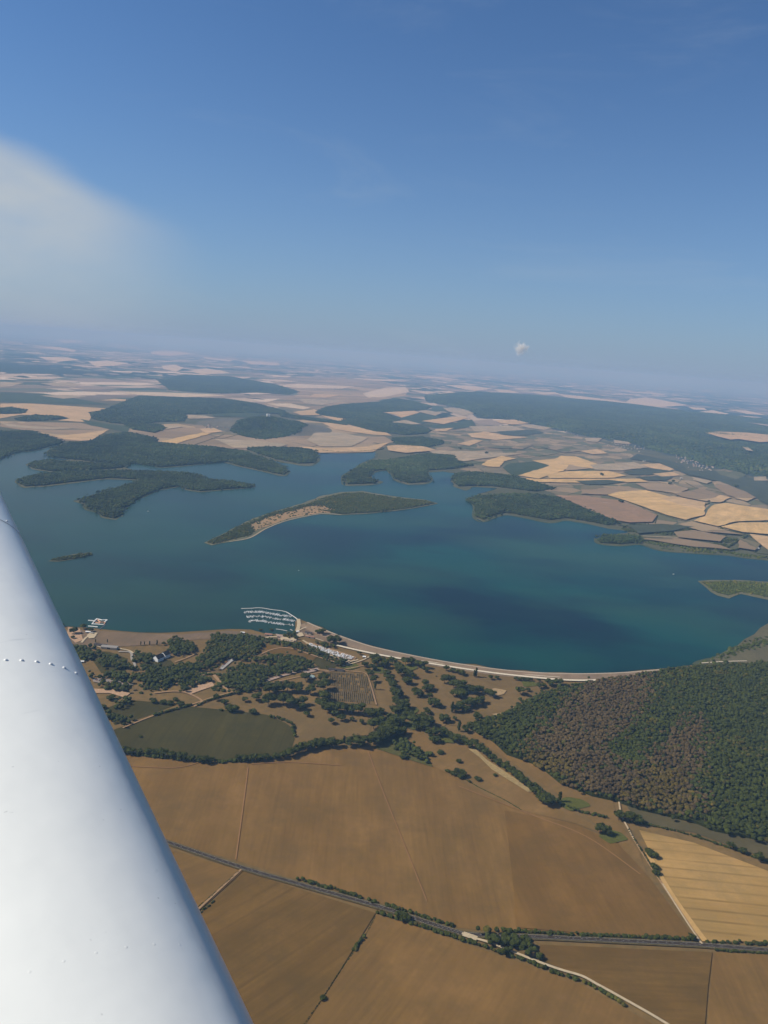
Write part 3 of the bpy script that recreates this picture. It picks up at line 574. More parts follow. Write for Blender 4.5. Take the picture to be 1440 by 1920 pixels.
def wood(name, P, label, cat, spacing=9.0, h=14.0, sub=1, zf=None, kind='stuff', tintf=None, conv=True, thin=0.0, slab=True, dark=1.0):
    Q = unp(P) if conv else [p[:2] for p in P]
    A = np.array(Q); lo, hi = A.min(0), A.max(0)
    nx, ny = int((hi[0]-lo[0])/spacing)+2, int((hi[1]-lo[1])/spacing)+2
    gx, gy = np.meshgrid(np.arange(nx), np.arange(ny)); g_ = np.stack([gx.ravel(), gy.ravel()], 1)*spacing+lo
    g_[:, 0] += (gy.ravel() % 2)*spacing/2; g_ = g_+rng.normal(size=g_.shape)*spacing*.22
    g_ = g_[inside(g_+rng.normal(size=g_.shape)*spacing*(1.15 if 10 < spacing < 15 else .75 if spacing < 15 else .6), Q)]
    if thin: g_ = g_[(vnoise(g_, spacing*7, 5) > thin) | (rng.random(len(g_)) < .12)]
    # skip what can never be seen: crowns far outside the field of view
    keep = (np.abs(g_[:, 0]) < g_[:, 1]*.75+250); g_ = g_[keep]
    n = len(g_)
    if n == 0: return None
    zb = zf(g_) if zf else np.zeros(n)
    ed = edge_dist(g_, Q) if n < 20000 else np.full(n, 99.)
    rad = spacing*(.40+.42*rng.random(n)**1.4); hg = h*(.72+.38*rng.random(n)+.15*vnoise(g_, 60, 9))*np.where(ed < spacing*.6, .8, 1)
    T = (tintf(g_) if tintf else tint_of(g_))*dark
    v, f, tt = crowns(np.c_[g_, zb], rad, hg, sub, T)
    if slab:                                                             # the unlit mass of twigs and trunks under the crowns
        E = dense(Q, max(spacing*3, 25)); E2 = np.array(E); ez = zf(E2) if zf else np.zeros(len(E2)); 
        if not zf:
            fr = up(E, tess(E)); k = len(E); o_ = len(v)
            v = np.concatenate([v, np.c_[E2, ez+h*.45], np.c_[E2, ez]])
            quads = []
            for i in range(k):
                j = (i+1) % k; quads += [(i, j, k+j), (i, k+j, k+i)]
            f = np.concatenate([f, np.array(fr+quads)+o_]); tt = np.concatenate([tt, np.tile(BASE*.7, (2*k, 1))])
    o = mesh_obj(name, v, f, LEAF); set_tint(o, tt)
    tag(o, label, cat, kind=kind); print('wood', label, n); return o

# near forest of the south-east bank, with window-reflection bands painted as brown crown tints
NF = [(880, 1366), (905, 1352), (935, 1347), (1000, 1312), (1040, 1296), (1100, 1283), (1200, 1268), (1262, 1257), (1330, 1251), (1440, 1247), (1650, 1240), (1760, 1500), (1650, 1640), (1440, 1580), (1340, 1560), (1305, 1545), (1288, 1540), (1200, 1520), (1160, 1505), (1110, 1494), (1050, 1470), (1010, 1437), (950, 1416), (925, 1392), (895, 1376)]
REFL_BAND = unp([(1095, 1285), (1225, 1262), (1215, 1320), (1180, 1370), (1130, 1410), (1190, 1450), (1290, 1350), (1320, 1345), (1310, 1420), (1300, 1470), (1320, 1530), (1290, 1545), (1160, 1510), (1090, 1490), (1010, 1440), (990, 1400), (1040, 1350)])
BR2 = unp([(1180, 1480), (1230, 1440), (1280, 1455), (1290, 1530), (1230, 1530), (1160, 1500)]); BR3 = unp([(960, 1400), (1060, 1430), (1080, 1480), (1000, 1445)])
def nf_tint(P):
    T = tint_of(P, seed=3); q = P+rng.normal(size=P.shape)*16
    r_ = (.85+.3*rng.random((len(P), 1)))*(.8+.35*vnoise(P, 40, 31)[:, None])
    a = inside(q, REFL_BAND)[:, None]; T = np.where(a & (rng.random((len(P), 1)) < .96), BRN_REFL*r_, T)
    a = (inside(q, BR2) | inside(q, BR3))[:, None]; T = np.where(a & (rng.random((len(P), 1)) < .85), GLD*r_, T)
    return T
wood('forest', NF, 'dense near forest with painted brown reflection bands and yellow stands beside the dam', 'forest', 7.2, 14, 2, tintf=nf_tint)
# woods of the lakeside park
for P, lb in (
 (Z4([(50, 560), (150, 480), (200, 440), (330, 410), (450, 400), (560, 410), (650, 440), (690, 470), (620, 500), (500, 510), (420, 540), (340, 560), (320, 610), (270, 640), (120, 660), (100, 620)]), 'big dark grove beside the pinkish car park terraces'),
 (Z3([(940, 470), (1000, 390), (1080, 270), (1300, 265), (1400, 300), (1420, 350), (1330, 410), (1220, 430), (1110, 450), (1050, 510), (960, 505)]), 'long grove between the white gabled hotel and the marina'),
 (Z3([(780, 300), (820, 275), (940, 320), (960, 360), (860, 400), (790, 385)]), 'small grove just above the white gabled hotel'),
 (Z3([(110, 355), (190, 340), (260, 365), (300, 395), (240, 425), (160, 430)]), 'dark grove tight against the wing edge near the beach'),
 (Z3([(320, 400), (380, 405), (440, 430), (540, 480), (545, 520), (480, 580), (400, 580), (330, 540), (310, 470)]), 'round grove below the curved grey lane'),
 (Z3([(545, 500), (600, 470), (700, 480), (800, 490), (830, 460), (930, 450), (950, 500), (860, 520), (740, 605), (640, 600), (560, 580)]), 'grove below the hotel lawn'),
 (Z3([(535, 400), (620, 385), (670, 400), (670, 440), (560, 445)]), 'small square grove beside the white gabled hotel'),
 (Z3([(740, 580), (860, 540), (950, 525), (960, 545), (850, 585), (750, 605)]), 'narrow tree belt above the sandy terraces'),
 (Z3([(840, 620), (900, 590), (1000, 560), (1060, 550), (1060, 575), (960, 600), (870, 640)]), 'tree belt beside the orange sandy patch'),
 (Z3([(320, 600), (400, 590), (490, 605), (500, 635), (400, 635), (330, 625)]), 'clump of trees between the car park and the sandy strip'),
 (Z3([(230, 510), (280, 520), (290, 560), (240, 560)]), 'clump against the wing edge above the car park'),
 (Z3([(430, 700), (500, 690), (510, 710), (480, 770), (430, 760)]), 'clump between two small green meadows'),
 (Z3([(330, 780), (420, 800), (520, 850), (490, 880), (400, 850)]), 'clump at the corner of the large green field'),
 (Z5([(150, 700), (190, 690), (240, 720), (340, 780), (380, 830), (360, 850), (280, 820), (180, 790), (135, 760)]), 'bright green thicket on the meadow above the big field'),
 (Z1([(920, 460), (1040, 480), (1130, 500), (1120, 525), (1000, 505), (930, 485)]), 'tree belt between the caravans and the shore'),
 (Z1([(450, 465), (560, 470), (660, 490), (760, 480), (790, 500), (700, 520), (600, 495), (480, 480)]), 'tree belt below the gravel yard of the marina'),
 (Z1([(560, 370), (640, 360), (700, 390), (770, 395), (770, 415), (680, 410), (570, 395)]), 'clump of trees in the marina yard'),
 ([(892, 1762), (930, 1757), (1020, 1766), (1018, 1785), (1004, 1806), (960, 1790), (915, 1775)], 'triangular copse between the road and the white track'),
):
    wood('grove', P, lb, 'grove', 8.0, 12, 2, thin=.24, slab=False, dark=1.15 if 'thicket' in lb else 1.0)
# far shores
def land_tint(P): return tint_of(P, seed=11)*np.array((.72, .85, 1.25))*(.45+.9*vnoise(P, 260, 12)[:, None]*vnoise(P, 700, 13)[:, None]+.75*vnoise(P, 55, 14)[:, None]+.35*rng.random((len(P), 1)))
FARW = [
 ([(-200, 880), (-200, 812), (0, 810), (60, 809), (118, 829), (90, 838), (60, 845), (30, 848), (0, 861)], 'forest point with a straight shore below the big tan field'),
 ([(33, 901), (60, 893), (100, 888), (160, 884), (240, 884), (300, 886), (350, 888), (376, 893), (385, 900), (440, 905), (474, 911), (468, 914), (420, 917), (375, 921), (350, 917), (335, 911), (300, 917), (260, 934), (230, 954), (227, 966), (214, 972), (192, 968), (186, 961), (162, 954), (160, 944), (150, 939), (210, 919), (250, 907), (262, 899), (200, 896), (140, 903), (80, 910), (47, 912), (35, 905)], 'forked wooded peninsula reaching toward the small island'),
 ([(52, 871), (85, 864), (130, 868), (200, 870), (230, 877), (160, 882), (100, 884), (62, 878)], 'narrow wooded finger above the forked peninsula'),
 ([(87, 852), (100, 842), (130, 831), (165, 830), (200, 816), (240, 812), (290, 822), (294, 831), (340, 835), (400, 839), (440, 845), (430, 866), (350, 872), (300, 876), (245, 869), (238, 877), (230, 875), (200, 868), (130, 860), (100, 858)], 'broad forest behind the wooded fingers of the lake'),
 ([(425, 843), (455, 847), (500, 862), (530, 874), (541, 884), (530, 890), (500, 884), (440, 871), (425, 864)], 'pointed wooded peninsula with a reedy shore'),
 ([(462, 842), (500, 839), (560, 841), (588, 845), (596, 856), (588, 868), (560, 869), (520, 861), (495, 854)], 'rounded wooded headland below the hill village'),
 ([(645, 893), (657, 887), (677, 874), (702, 864), (720, 865), (760, 858), (800, 852), (850, 855), (855, 864), (882, 874), (850, 879), (800, 882), (797, 887), (806, 897), (800, 904), (765, 906), (742, 898), (735, 888), (722, 880), (700, 883), (690, 896), (708, 903), (700, 906), (652, 908)], 'hooked wooded peninsula behind the long island'),
 ([(849, 903), (853, 889), (890, 886), (950, 892), (1000, 904), (1040, 917), (1000, 921), (950, 915), (920, 911), (880, 911), (860, 912)], 'flat wooded point below the green diamond field'),
 ([(874, 938), (900, 931), (950, 928), (1000, 928), (1040, 933), (1080, 949), (1158, 981), (1140, 985), (1100, 977), (1060, 971), (1030, 975), (990, 968), (950, 961), (925, 966), (905, 974), (893, 969), (893, 950)], 'large wooded headland across from the dam'),
 ([(1120, 1012), (1140, 1006), (1200, 1006), (1206, 1013), (1200, 1018), (1160, 1020), (1126, 1018)], 'small wooded cape with a white hut at its neck'),
]
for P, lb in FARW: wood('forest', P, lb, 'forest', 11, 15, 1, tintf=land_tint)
wood('forest', [(388, 1017), (400, 1020), (430, 1013), (462, 1005), (478, 996), (466, 985), (450, 986), (420, 1003)], 'dark scrub on the near tip of the long island', 'forest', 9, 8, 1)
wood('forest', [(568, 950), (600, 937), (640, 927), (680, 925), (700, 929), (740, 935), (800, 941), (815, 944), (800, 947), (760, 954), (700, 961), (640, 964), (622, 962), (628, 956), (604, 948)], 'green wood along the ridge of the long island', 'forest', 9, 10, 1, tintf=lambda P: tint_of(P, seed=21)*1.2)
wood('scrub', [(452, 987), (500, 965), (570, 946), (580, 950), (500, 972), (458, 991)], 'low dark scrub along the back shore of the long island', 'scrub', 9, 7, 1, slab=False)
wood('scrub', [(470, 1000), (500, 988), (540, 973), (600, 962), (636, 962), (640, 952), (600, 945), (560, 953), (500, 972), (462, 990)], 'scattered bushes on the bare brown flank of the long island', 'scrub', 9, 6, 1, thin=.86, slab=False)
tag(sheet('dry_heath', unp([(466, 1000), (500, 988), (540, 973), (600, 962), (636, 962), (650, 952), (600, 943), (560, 950), (500, 970), (455, 990)]), 1.9, field_mat('heath', (.40, .25, .12), streak=0, rough_=.6)), kind='structure')
wood('forest', [(95, 1051), (110, 1052), (150, 1046), (174, 1040), (170, 1038), (140, 1042), (110, 1047)], 'tiny dark wooded islet near the wing', 'islet wood', 9, 9, 1)
wood('scrub', [(1316, 1092), (1345, 1112), (1365, 1117), (1390, 1110), (1440, 1120), (1560, 1130), (1560, 1098), (1440, 1094), (1380, 1091)], 'green scrub covering the low island off the dam', 'scrub', 9, 6, 1, tintf=lambda P: tint_of(P, seed=4)*1.7)
wood('scrub', [(1206, 1016), (1240, 1018), (1300, 1026), (1370, 1036), (1440, 1044), (1440, 1048), (1360, 1038), (1300, 1035), (1240, 1028)], 'reedy scrub along the far shore by the straw fields', 'scrub', 12, 7, 1, thin=.3, slab=False, tintf=lambda P: tint_of(P, seed=5)*1.5)
wood('scrub', [(1150, 985), (1230, 985), (1300, 985), (1320, 995), (1260, 1004), (1180, 998)], 'patchy scrub behind the small wooded cape', 'scrub', 14, 8, 1, thin=.35, slab=False)
wood('scrub', [(1300, 1005), (1370, 990), (1310, 1035), (1350, 1030), (1380, 1010)], 'thin scrub among the tan plots of the far shore', 'scrub', 14, 8, 1, thin=.5, slab=False)
wood('scrub', Z3([(560, 600), (700, 560), (880, 420), (1000, 520), (1200, 520), (1150, 620), (1000, 640), (600, 660)]), 'scattered shrubs on the sandy park terraces', 'scrub', 8, 6, 1, thin=.62, slab=False)
wood('scrub', [(1300, 1250), (1340, 1236), (1380, 1212), (1440, 1198), (1560, 1185), (1560, 1195), (1440, 1212), (1390, 1222), (1345, 1243)], 'line of scrub behind the reedy end of the dam', 'scrub', 10, 9, 1, slab=False, thin=.3, tintf=lambda P: tint_of(P, seed=5)*1.3)
wood('scrub', Z1([(270, 400), (420, 410), (560, 440), (760, 470), (900, 510), (1200, 660), (1200, 690), (1000, 640), (800, 560), (600, 500), (300, 450)]), 'bushes along the lane through the camp', 'scrub', 8, 7, 1, thin=.45, slab=False)
# distant forests
for P, lb, sp, dk in (
 ([(170, 777), (200, 767), (260, 743), (340, 746), (420, 748), (480, 757), (530, 770), (545, 778), (480, 774), (420, 776), (350, 777), (345, 790), (300, 791), (250, 796), (210, 793), (180, 787)], 'broad distant forest above the hill village', 20, 1),
 ([(295, 712), (350, 703), (430, 706), (520, 722), (560, 735), (540, 740), (480, 736), (420, 738), (320, 732)], 'far forest band beyond the broad forest', 26, 1),
 ([(592, 773), (610, 764), (640, 759), (710, 754), (740, 747), (770, 752), (810, 762), (795, 770), (770, 771), (715, 774), (735, 781), (750, 789), (730, 793), (790, 799), (808, 807), (800, 813), (760, 816), (700, 809), (655, 797), (635, 792), (650, 786), (600, 779)], 'dark distant forest with straw clearings', 18, 1),
 ([(735, 822), (790, 820), (830, 827), (830, 833), (800, 839), (745, 836)], 'flat wood near the head of the lake', 15, 1),
 ([(0, 766), (20, 764), (50, 770), (40, 776), (10, 777), (-30, 775)], 'oval wood inside the long straw field', 20, 1),
 ([(30, 786), (60, 779), (110, 781), (125, 785), (80, 789), (45, 790)], 'thin wood below the oval wood', 18, 1),
 ([(520, 776), (600, 786), (660, 794), (650, 798), (590, 790), (530, 782)], 'strip of wood leading down from the wooded hill', 15, 1),
 ([(232, 797), (250, 795), (300, 797), (312, 804), (290, 812), (250, 806)], 'small wood beside the tan fields', 15, 1),
 ([(870, 735), (1000, 742), (1150, 757), (1160, 762), (1000, 756), (900, 748), (820, 742)], 'far forest edge behind the ridge', 26, 1)):
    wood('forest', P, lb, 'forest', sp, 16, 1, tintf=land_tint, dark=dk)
# wooded hill with the white round monument
HC = un(503, 800); 
def hill_z(P):
    d = np.hypot((P[:, 0]-HC[0])/420, (P[:, 1]-HC[1])/520); return 95*np.exp(-(d**2)*1.6)
hp = np.array(dense([(HC[0]+700*math.cos(a), HC[1]+900*math.sin(a)) for a in np.linspace(0, 2*math.pi, 30, endpoint=False)], 999))
vs = [(HC[0], HC[1], 95.)]; fs = []; nr = 12
for k in range(1, nr+1):
    ring = np.array(HC)+(hp-np.array(HC))*k/nr; zz = hill_z(ring)-hill_z(hp)*(k/nr)**2
    vs += [(*p, z_) for p, z_ in zip(ring, zz)]
nn_ = len(hp)
fs = [(0, 1+i, 1+(i+1) % nn_) for i in range(nn_)]+[(1+k*nn_+i, 1+(k+1)*nn_+i, 1+(k+1)*nn_+(i+1) % nn_, 1+k*nn_+(i+1) % nn_) for k in range(nr-1) for i in range(nn_)]
tag(mesh_obj('hill', vs, fs, field_mat('hill_grass', (.16, .14, .09), streak=0), smooth=True), kind='structure')
wood('forest', [(432, 808), (450, 795), (480, 788), (520, 786), (560, 791), (575, 800), (560, 812), (530, 820), (490, 824), (455, 818)], 'forest cloaking the hill under the white monument', 'forest', 13, 15, 1, zf=lambda P: hill_z(P)-4, tintf=land_tint, slab=False)
# the long forested ridge
RIDGE = [(800, 752), (860, 765), (885, 772), (905, 785), (960, 786), (1005, 797), (1060, 808), (1110, 820), (1180, 830), (1230, 846), (1275, 855), (1325, 874), (1380, 886), (1440, 897), (1700, 945), (1750, 830), (1440, 792), (1300, 777), (1150, 758), (1000, 744), (880, 737), (800, 742)]
RQ = unp(RIDGE)
def ridge_z(P): return 70*np.clip(edge_dist(P, RQ)/450, 0, 1)**.8*(.75+.5*vnoise(P, 900, 2))
A = np.array(RQ); lo, hi = A.min(0), A.max(0); st_ = 150.0
gx = np.arange(lo[0]-st_, hi[0]+st_, st_); gy = np.arange(lo[1]-st_, hi[1]+st_, st_); GX, GY = np.meshgrid(gx, gy); PP = np.stack([GX.ravel(), GY.ravel()], 1)
ins = inside(PP, RQ); zz = np.where(ins, ridge_z(PP), -0.5); ny, nx = GX.shape; I = np.arange(ny*nx).reshape(ny, nx)
fq = np.stack([I[:-1, :-1], I[:-1, 1:], I[1:, 1:], I[1:, :-1]], -1).reshape(-1, 4); fq = fq[ins[fq].any(1)]
tag(mesh_obj('hills', np.c_[PP, zz], fq, plain('ridge_floor', (.03, .042, .024)), smooth=True), kind='structure')
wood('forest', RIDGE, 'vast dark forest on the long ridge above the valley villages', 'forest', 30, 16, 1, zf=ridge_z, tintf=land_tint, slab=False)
z_ = 92
for P, k in (([(1323, 811), (1345, 809), (1400, 811), (1440, 815), (1520, 822), (1520, 832), (1440, 828), (1425, 829), (1385, 823), (1370, 824), (1345, 818)], 'K'), ([(1392, 838), (1403, 839), (1413, 846), (1400, 844)], 'P'), ([(1402, 792), (1440, 796), (1440, 799)], 'P')):
    tag(sheet('field', unp(P, z_), z_, fm(k, .5)), kind='structure')
layer(3.0); FS[0] = .07
for P in ([(1170, 757), (1180, 749), (1210, 745), (1240, 750), (1290, 760), (1240, 763)], [(1308, 773), (1335, 769), (1367, 776), (1340, 779)], [(1045, 739), (1090, 743), (1160, 752), (1250, 765), (1330, 777), (1250, 769), (1150, 757), (1060, 745)],
          [(1290, 763), (1320, 765), (1326, 769), (1300, 768)], [(1366, 768), (1400, 770), (1440, 779), (1400, 776)], [(1360, 779), (1400, 780), (1430, 783), (1390, 784)], [(1170, 733), (1240, 738), (1250, 741), (1180, 736)], [(925, 730), (950, 731), (975, 736), (940, 736)], [(1000, 737), (1040, 735), (1050, 739), (1020, 740)], [(960, 727), (1010, 729), (1015, 731), (970, 730)]):
    field('W', P)

# ------------------------------------------------------------------ individual trees
def blob_mesh(kind, seed):
    r_ = np.random.default_rng(seed); V = []; Fc = []; T = []
    lobes = {'broad': 11, 'tall': 9, 'shrub': 7}[kind]
    def add(v, f, t_): 
        o_ = sum(len(q) for q in V); V.append(v); Fc.append(f+o_); T.append(np.tile(t_, (len(v), 1)))
    cen = []
    for k in range(lobes):
        v, f = lumpy(1, seed*31+k, .25)
        if kind == 'broad':
            a = k*2.4+r_.random(); rr = .30*(k > 0)*(.7+.5*r_.random()); c = np.array((rr*math.cos(a), rr*math.sin(a), .45+.30*r_.random()+(0.1 if k == 0 else 0))); s_ = .17+.11*r_.random()
        elif kind == 'tall':
            c = np.array((r_.normal()*.03, r_.normal()*.03, .16+.78*k/(lobes-1))); s_ = .105*(1-.6*abs(k/(lobes-1)-.45))
        else:
            a = k*2.4; rr = .30*(k > 0); c = np.array((rr*math.cos(a), rr*math.sin(a), .26+.2*r_.random())); s_ = .24+.08*r_.random()
        sc = np.array((s_, s_, s_*(1.6 if kind == 'tall' else .9))); add(v*sc+c, f, BASE*(.8+.5*r_.random())); cen.append((c, sc))
    n = 420; pv = []; pf = []; pt = []
    for i in range(n):                                                   # leaf clumps breaking up the outline
        c, sc = cen[r_.integers(len(cen))]; d = r_.normal(size=3); d /= np.linalg.norm(d); d[2] = abs(d[2])*.9-.15
        p = c+d*sc*(1.0+.35*r_.random()); e1 = r_.normal(size=3); e1 /= np.linalg.norm(e1); e2 = np.cross(e1, d); e2 /= np.linalg.norm(e2)+1e-6; w = .028+.03*r_.random()
        k = len(pv); pv += [p-e1*w, p+e2*w, p+e1*w, p-e2*w*.8]; pf += [(k, k+1, k+2), (k, k+2, k+3)]; pt += [BASE*(.6+1.1*r_.random())]*4
    o_ = sum(len(q) for q in V); V.append(np.array(pv)); Fc.append(np.array(pf)+o_); T.append(np.array(pt))
    return np.concatenate(V), np.concatenate(Fc), np.concatenate(T)
def trunk_mesh(kind):
    vs = []; fs = []
    def tube(a, b_, r0, r1):
        a, b_ = np.array(a, float), np.array(b_, float); d = b_-a; d /= np.linalg.norm(d); x = np.cross(d, (0, 1, .3)); x /= np.linalg.norm(x); y = np.cross(d, x); k = len(vs)
        for p, r__ in ((a, r0), (b_, r1)):
            for j in range(6): vs.append(p+(x*math.cos(j*1.047)+y*math.sin(j*1.047))*r__)
        for j in range(6): fs.append((k+j, k+(j+1) % 6, k+6+(j+1) % 6, k+6+j))
    h = {'broad': .42, 'tall': .5, 'shrub': .2}[kind]; tube((0, 0, -.02), (0, 0, h), .028, .018)
    for j in range(4): a = j*1.6; tube((0, 0, h*.8), (.2*math.cos(a), .2*math.sin(a), h+.2), .014, .006)
    return vs, fs
TP = {}
def tree_proto(kind, seed):
    r_ = empty({'broad': 'broadleaf_tree', 'tall': 'poplar_tree', 'shrub': 'round_shrub'}[kind])
    v, f, tt = blob_mesh(kind, seed); c = mesh_obj('crown', v, f, LEAF, r_); set_tint(c, tt)
    v, f = trunk_mesh(kind); mesh_obj('trunk', v, f, BARK, r_); return r_
for kd in ('broad', 'tall', 'shrub'): TP[kd] = [[tree_proto(kd, 100+i*7+len(kd)), False] for i in range({'broad': 6, 'tall': 2, 'shrub': 3}[kd])]
# crowns of slightly different green: the copies' meshes get their own tint
ORD = 'first second third fourth fifth sixth seventh eighth ninth tenth eleventh twelfth thirteenth fourteenth fifteenth sixteenth seventeenth eighteenth nineteenth'.split()
TENS = {2: 'twenty', 3: 'thirty', 4: 'forty', 5: 'fifty', 6: 'sixty', 7: 'seventy', 8: 'eighty', 9: 'ninety'}
def ordinal(n):
    if n < 20: return ORD[n-1]
    t_, u = divmod(n, 10)
    if t_ >= 10: return 'hundred and '+ordinal(n-100)
    return (TENS[t_][:-1]+'ieth') if u == 0 else TENS[t_]+'-'+ORD[u-1]
ntree = [0]
def mpp(px, py):
    a = np.array(un(px, py)); return math.sqrt(a[0]**2+a[1]**2+CAM_H**2)/F
def plant(trees, place, group, order='lake', kind0='broad'):
    """trees: (px, py, width px[, kind]); place: the words that follow «tree, third from the lake in ...»"""
    key = (lambda q: (q[1], q[0])) if order == 'lake' else (lambda q: (q[0], q[1]))
    for i, q in enumerate(sorted(trees, key=key)):
        px, py, w = q[:3]; kd = q[3] if len(q) > 3 else kind0
        lst = TP[kd]; e = lst[ntree[0] % len(lst)]; ntree[0] += 1
        if e[1]: o = copy_tree(e[0])
        else: o = e[0]; e[1] = True
        x, y = un(px, py); W_ = .86*w*mpp(px, py); s_ = {'broad': W_/.80, 'tall': W_/.24, 'shrub': W_/1.05}[kd]
        s_ = min(s_, 30 if kd != 'tall' else 26)
        o.location = (x, y, 0.6); o.rotation_euler = (0, 0, random.random()*6.28); o.scale = (s_*random.uniform(.92, 1.1), s_*random.uniform(.92, 1.1), s_*{'broad': .88, 'tall': 1.0, 'shrub': .8}[kd]*random.uniform(.85, 1.1))
        nm = {'broad': 'tree', 'tall': 'slim poplar', 'shrub': 'bush'}[kd]
        tag(o, f"{nm}, {ordinal(i+1)} from the {order} {place}", {'broad': 'tree', 'tall': 'poplar', 'shrub': 'bush'}[kd], group)
def tz(pts, zz_, k=3.6): return [(q[0], q[1], q[2]/k)+tuple(q[3:]) for q in zz_(pts)]
plant(tz([(95, 235, 42), (88, 267, 45), (110, 295, 45), (130, 322, 45), (135, 368, 50), (160, 388, 50), (185, 392, 35)], Z5), 'in the belt nearest the bare vine plot', 'trees of the first fairway belt')
plant(tz([(20, 165, 60), (75, 162, 45), (130, 168, 60), (165, 205, 70), (180, 238, 70), (215, 168, 60), (255, 162, 55), (300, 180, 50), (335, 188, 50), (350, 215, 40), (220, 245, 60), (245, 252, 50), (270, 260, 32), (215, 290, 50), (235, 300, 50)], Z5), 'in the clump under the dam road by the small green', 'trees clumped under the dam road')
plant(tz([(350, 305, 45), (370, 343, 55), (345, 348, 40), (395, 333, 35), (280, 357, 45), (300, 382, 60), (320, 378, 40), (380, 397, 40), (395, 443, 60), (420, 453, 60), (440, 455, 40), (360, 492, 40), (375, 502, 30)], Z5), 'scattered down the middle fairway', 'trees on the middle fairway')
plant(tz([(150, 435, 60), (180, 458, 70), (210, 462, 60), (150, 505, 70), (195, 505, 60), (230, 525, 70), (130, 565, 80), (175, 572, 75), (270, 565, 80), (320, 565, 90), (370, 578, 70), (290, 605, 60), (340, 612, 60), (50, 490, 42), (20, 525, 60), (40, 605, 85), (80, 625, 80), (60, 675, 90), (20, 695, 85), (120, 655, 80), (170, 645, 70), (200, 635, 50), (0, 600, 80)], Z5), 'in the thick clump where the fairways meet', 'trees where the fairways meet')
plant(tz([(475, 553, 62), (500, 557, 42), (548, 542, 26), (575, 615, 30, 'tall'), (620, 622, 50), (655, 595, 50), (700, 550, 60), (690, 605, 60), (730, 622, 60), (780, 600, 60), (760, 640, 50), (380, 655, 60), (420, 645, 60), (400, 692, 50), (430, 694, 42), (470, 645, 62), (510, 663, 55), (550, 690, 60)], Z5), 'between the forest corner and the lower green', 'trees at the forest corner')
plant(tz([(480, 292, 60), (515, 288, 60), (540, 323, 60), (580, 345, 80), (560, 385, 70), (600, 395, 70), (590, 463, 60), (555, 485, 60), (640, 353, 60), (680, 363, 60), (720, 358, 50), (670, 445, 60), (700, 445, 60), (640, 455, 60), (530, 492, 24, 'tall'), (770, 373, 50), (800, 388, 50), (720, 425, 50), (620, 483, 50)], Z5), 'in the curved wood on the open brown slope', 'trees of the curved wood')
plant(tz([(490, 207, 40), (535, 217, 36), (570, 227, 36), (600, 237, 42), (680, 250, 14, 'tall'), (693, 250, 17, 'tall'), (790, 267, 30), (832, 265, 30), (960, 272, 24), (985, 275, 26), (1010, 277, 26), (1040, 278, 28), (1062, 278, 24), (1115, 282, 22), (1120, 327, 36), (1150, 322, 36), (1190, 308, 50), (1230, 303, 42), (1262, 300, 40)], Z5), 'in the line along the white dam road', 'trees along the dam road', 'wing')
plant(tz([(425, 248, 14, 'shrub'), (990, 367, 56), (1042, 347, 32)], Z5), 'alone on the brown slope before the forest', 'lone trees on the brown slope', 'wing')
plant(tz([(600, 695, 50), (640, 725, 52), (680, 725, 60), (720, 755, 60), (760, 785, 60), (800, 815, 52), (835, 845, 52), (890, 875, 62), (930, 908, 62), (970, 943, 62), (1010, 973, 52), (1050, 1003, 52), (1090, 1043, 60), (1130, 1083, 70), (1160, 1113, 80), (1210, 1113, 52), (1255, 1092, 20, 'tall')], Z5), 'in the slanting row through the dry valley', 'trees of the slanting valley row')
plant(tz([(500, 892, 40, 'shrub'), (540, 912, 50, 'shrub'), (590, 933, 60, 'shrub'), (650, 962, 26, 'shrub'), (705, 947, 52, 'shrub'), (820, 918, 32, 'shrub'), (455, 768, 50, 'shrub'), (575, 828, 40, 'shrub'), (390, 772, 30, 'shrub')], Z5), 'on the pale slope beside the slanting tree row', 'bushes of the dry valley', 'lake', 'shrub')
plant(tz([(745, 565, 70), (745, 625, 80), (750, 695, 90), (730, 745, 80), (780, 775, 80), (830, 775, 70), (880, 777, 70), (930, 783, 70), (980, 785, 70), (1050, 805, 70), (1095, 823, 80), (1132, 785, 42)], Z4), 'wrapping around the bare vine plot', 'trees around the vine plot', 'wing')
plant(tz([(820, 803, 42), (865, 833, 52), (935, 833, 32), (795, 853, 42), (1000, 853, 30), (630, 803, 42)], Z4), 'on the red field below the vine plot', 'trees on the red field', 'wing')
plant(tz([(370, 725, 100), (290, 695, 60), (210, 703, 32), (75, 728, 42), (470, 725, 80), (530, 745, 80), (600, 725, 60), (595, 758, 50), (500, 635, 80), (560, 637, 80), (380, 645, 90), (430, 645, 80), (655, 653, 60), (585, 592, 24), (620, 563, 60), (700, 600, 50)], Z4), 'between the big dark grove and the vine plot', 'trees beside the big grove', 'wing')
plant(tz([(1060, 533, 50), (1080, 573, 50), (1090, 622, 16, 'tall'), (1075, 493, 50), (1042, 513, 32), (1022, 468, 42), (1165, 533, 42), (1190, 563, 50), (1205, 603, 50), (1215, 653, 50), (1240, 678, 60), (1262, 668, 42), (1150, 475, 60), (1095, 455, 70)], Z4), 'on the fairway just beyond the vine plot', 'trees beyond the vine plot')
plant(tz([(730, 252, 50), (700, 243, 32), (790, 313, 60), (830, 313, 60), (985, 387, 26), (1050, 337, 20, 'shrub'), (625, 187, 22, 'shrub'), (870, 277, 24, 'shrub'), (900, 288, 24, 'shrub'), (990, 312, 24, 'shrub')], Z4), 'on the grassy shore beside the marina', 'trees on the marina shore', 'wing')
plant(tz([(840, 463, 50), (870, 453, 50), (720, 393, 32), (770, 483, 22), (545, 353, 22), (320, 225, 30, 'shrub'), (390, 225, 30, 'shrub')], Z4), 'around the camp and its lane', 'trees around the camp', 'wing')
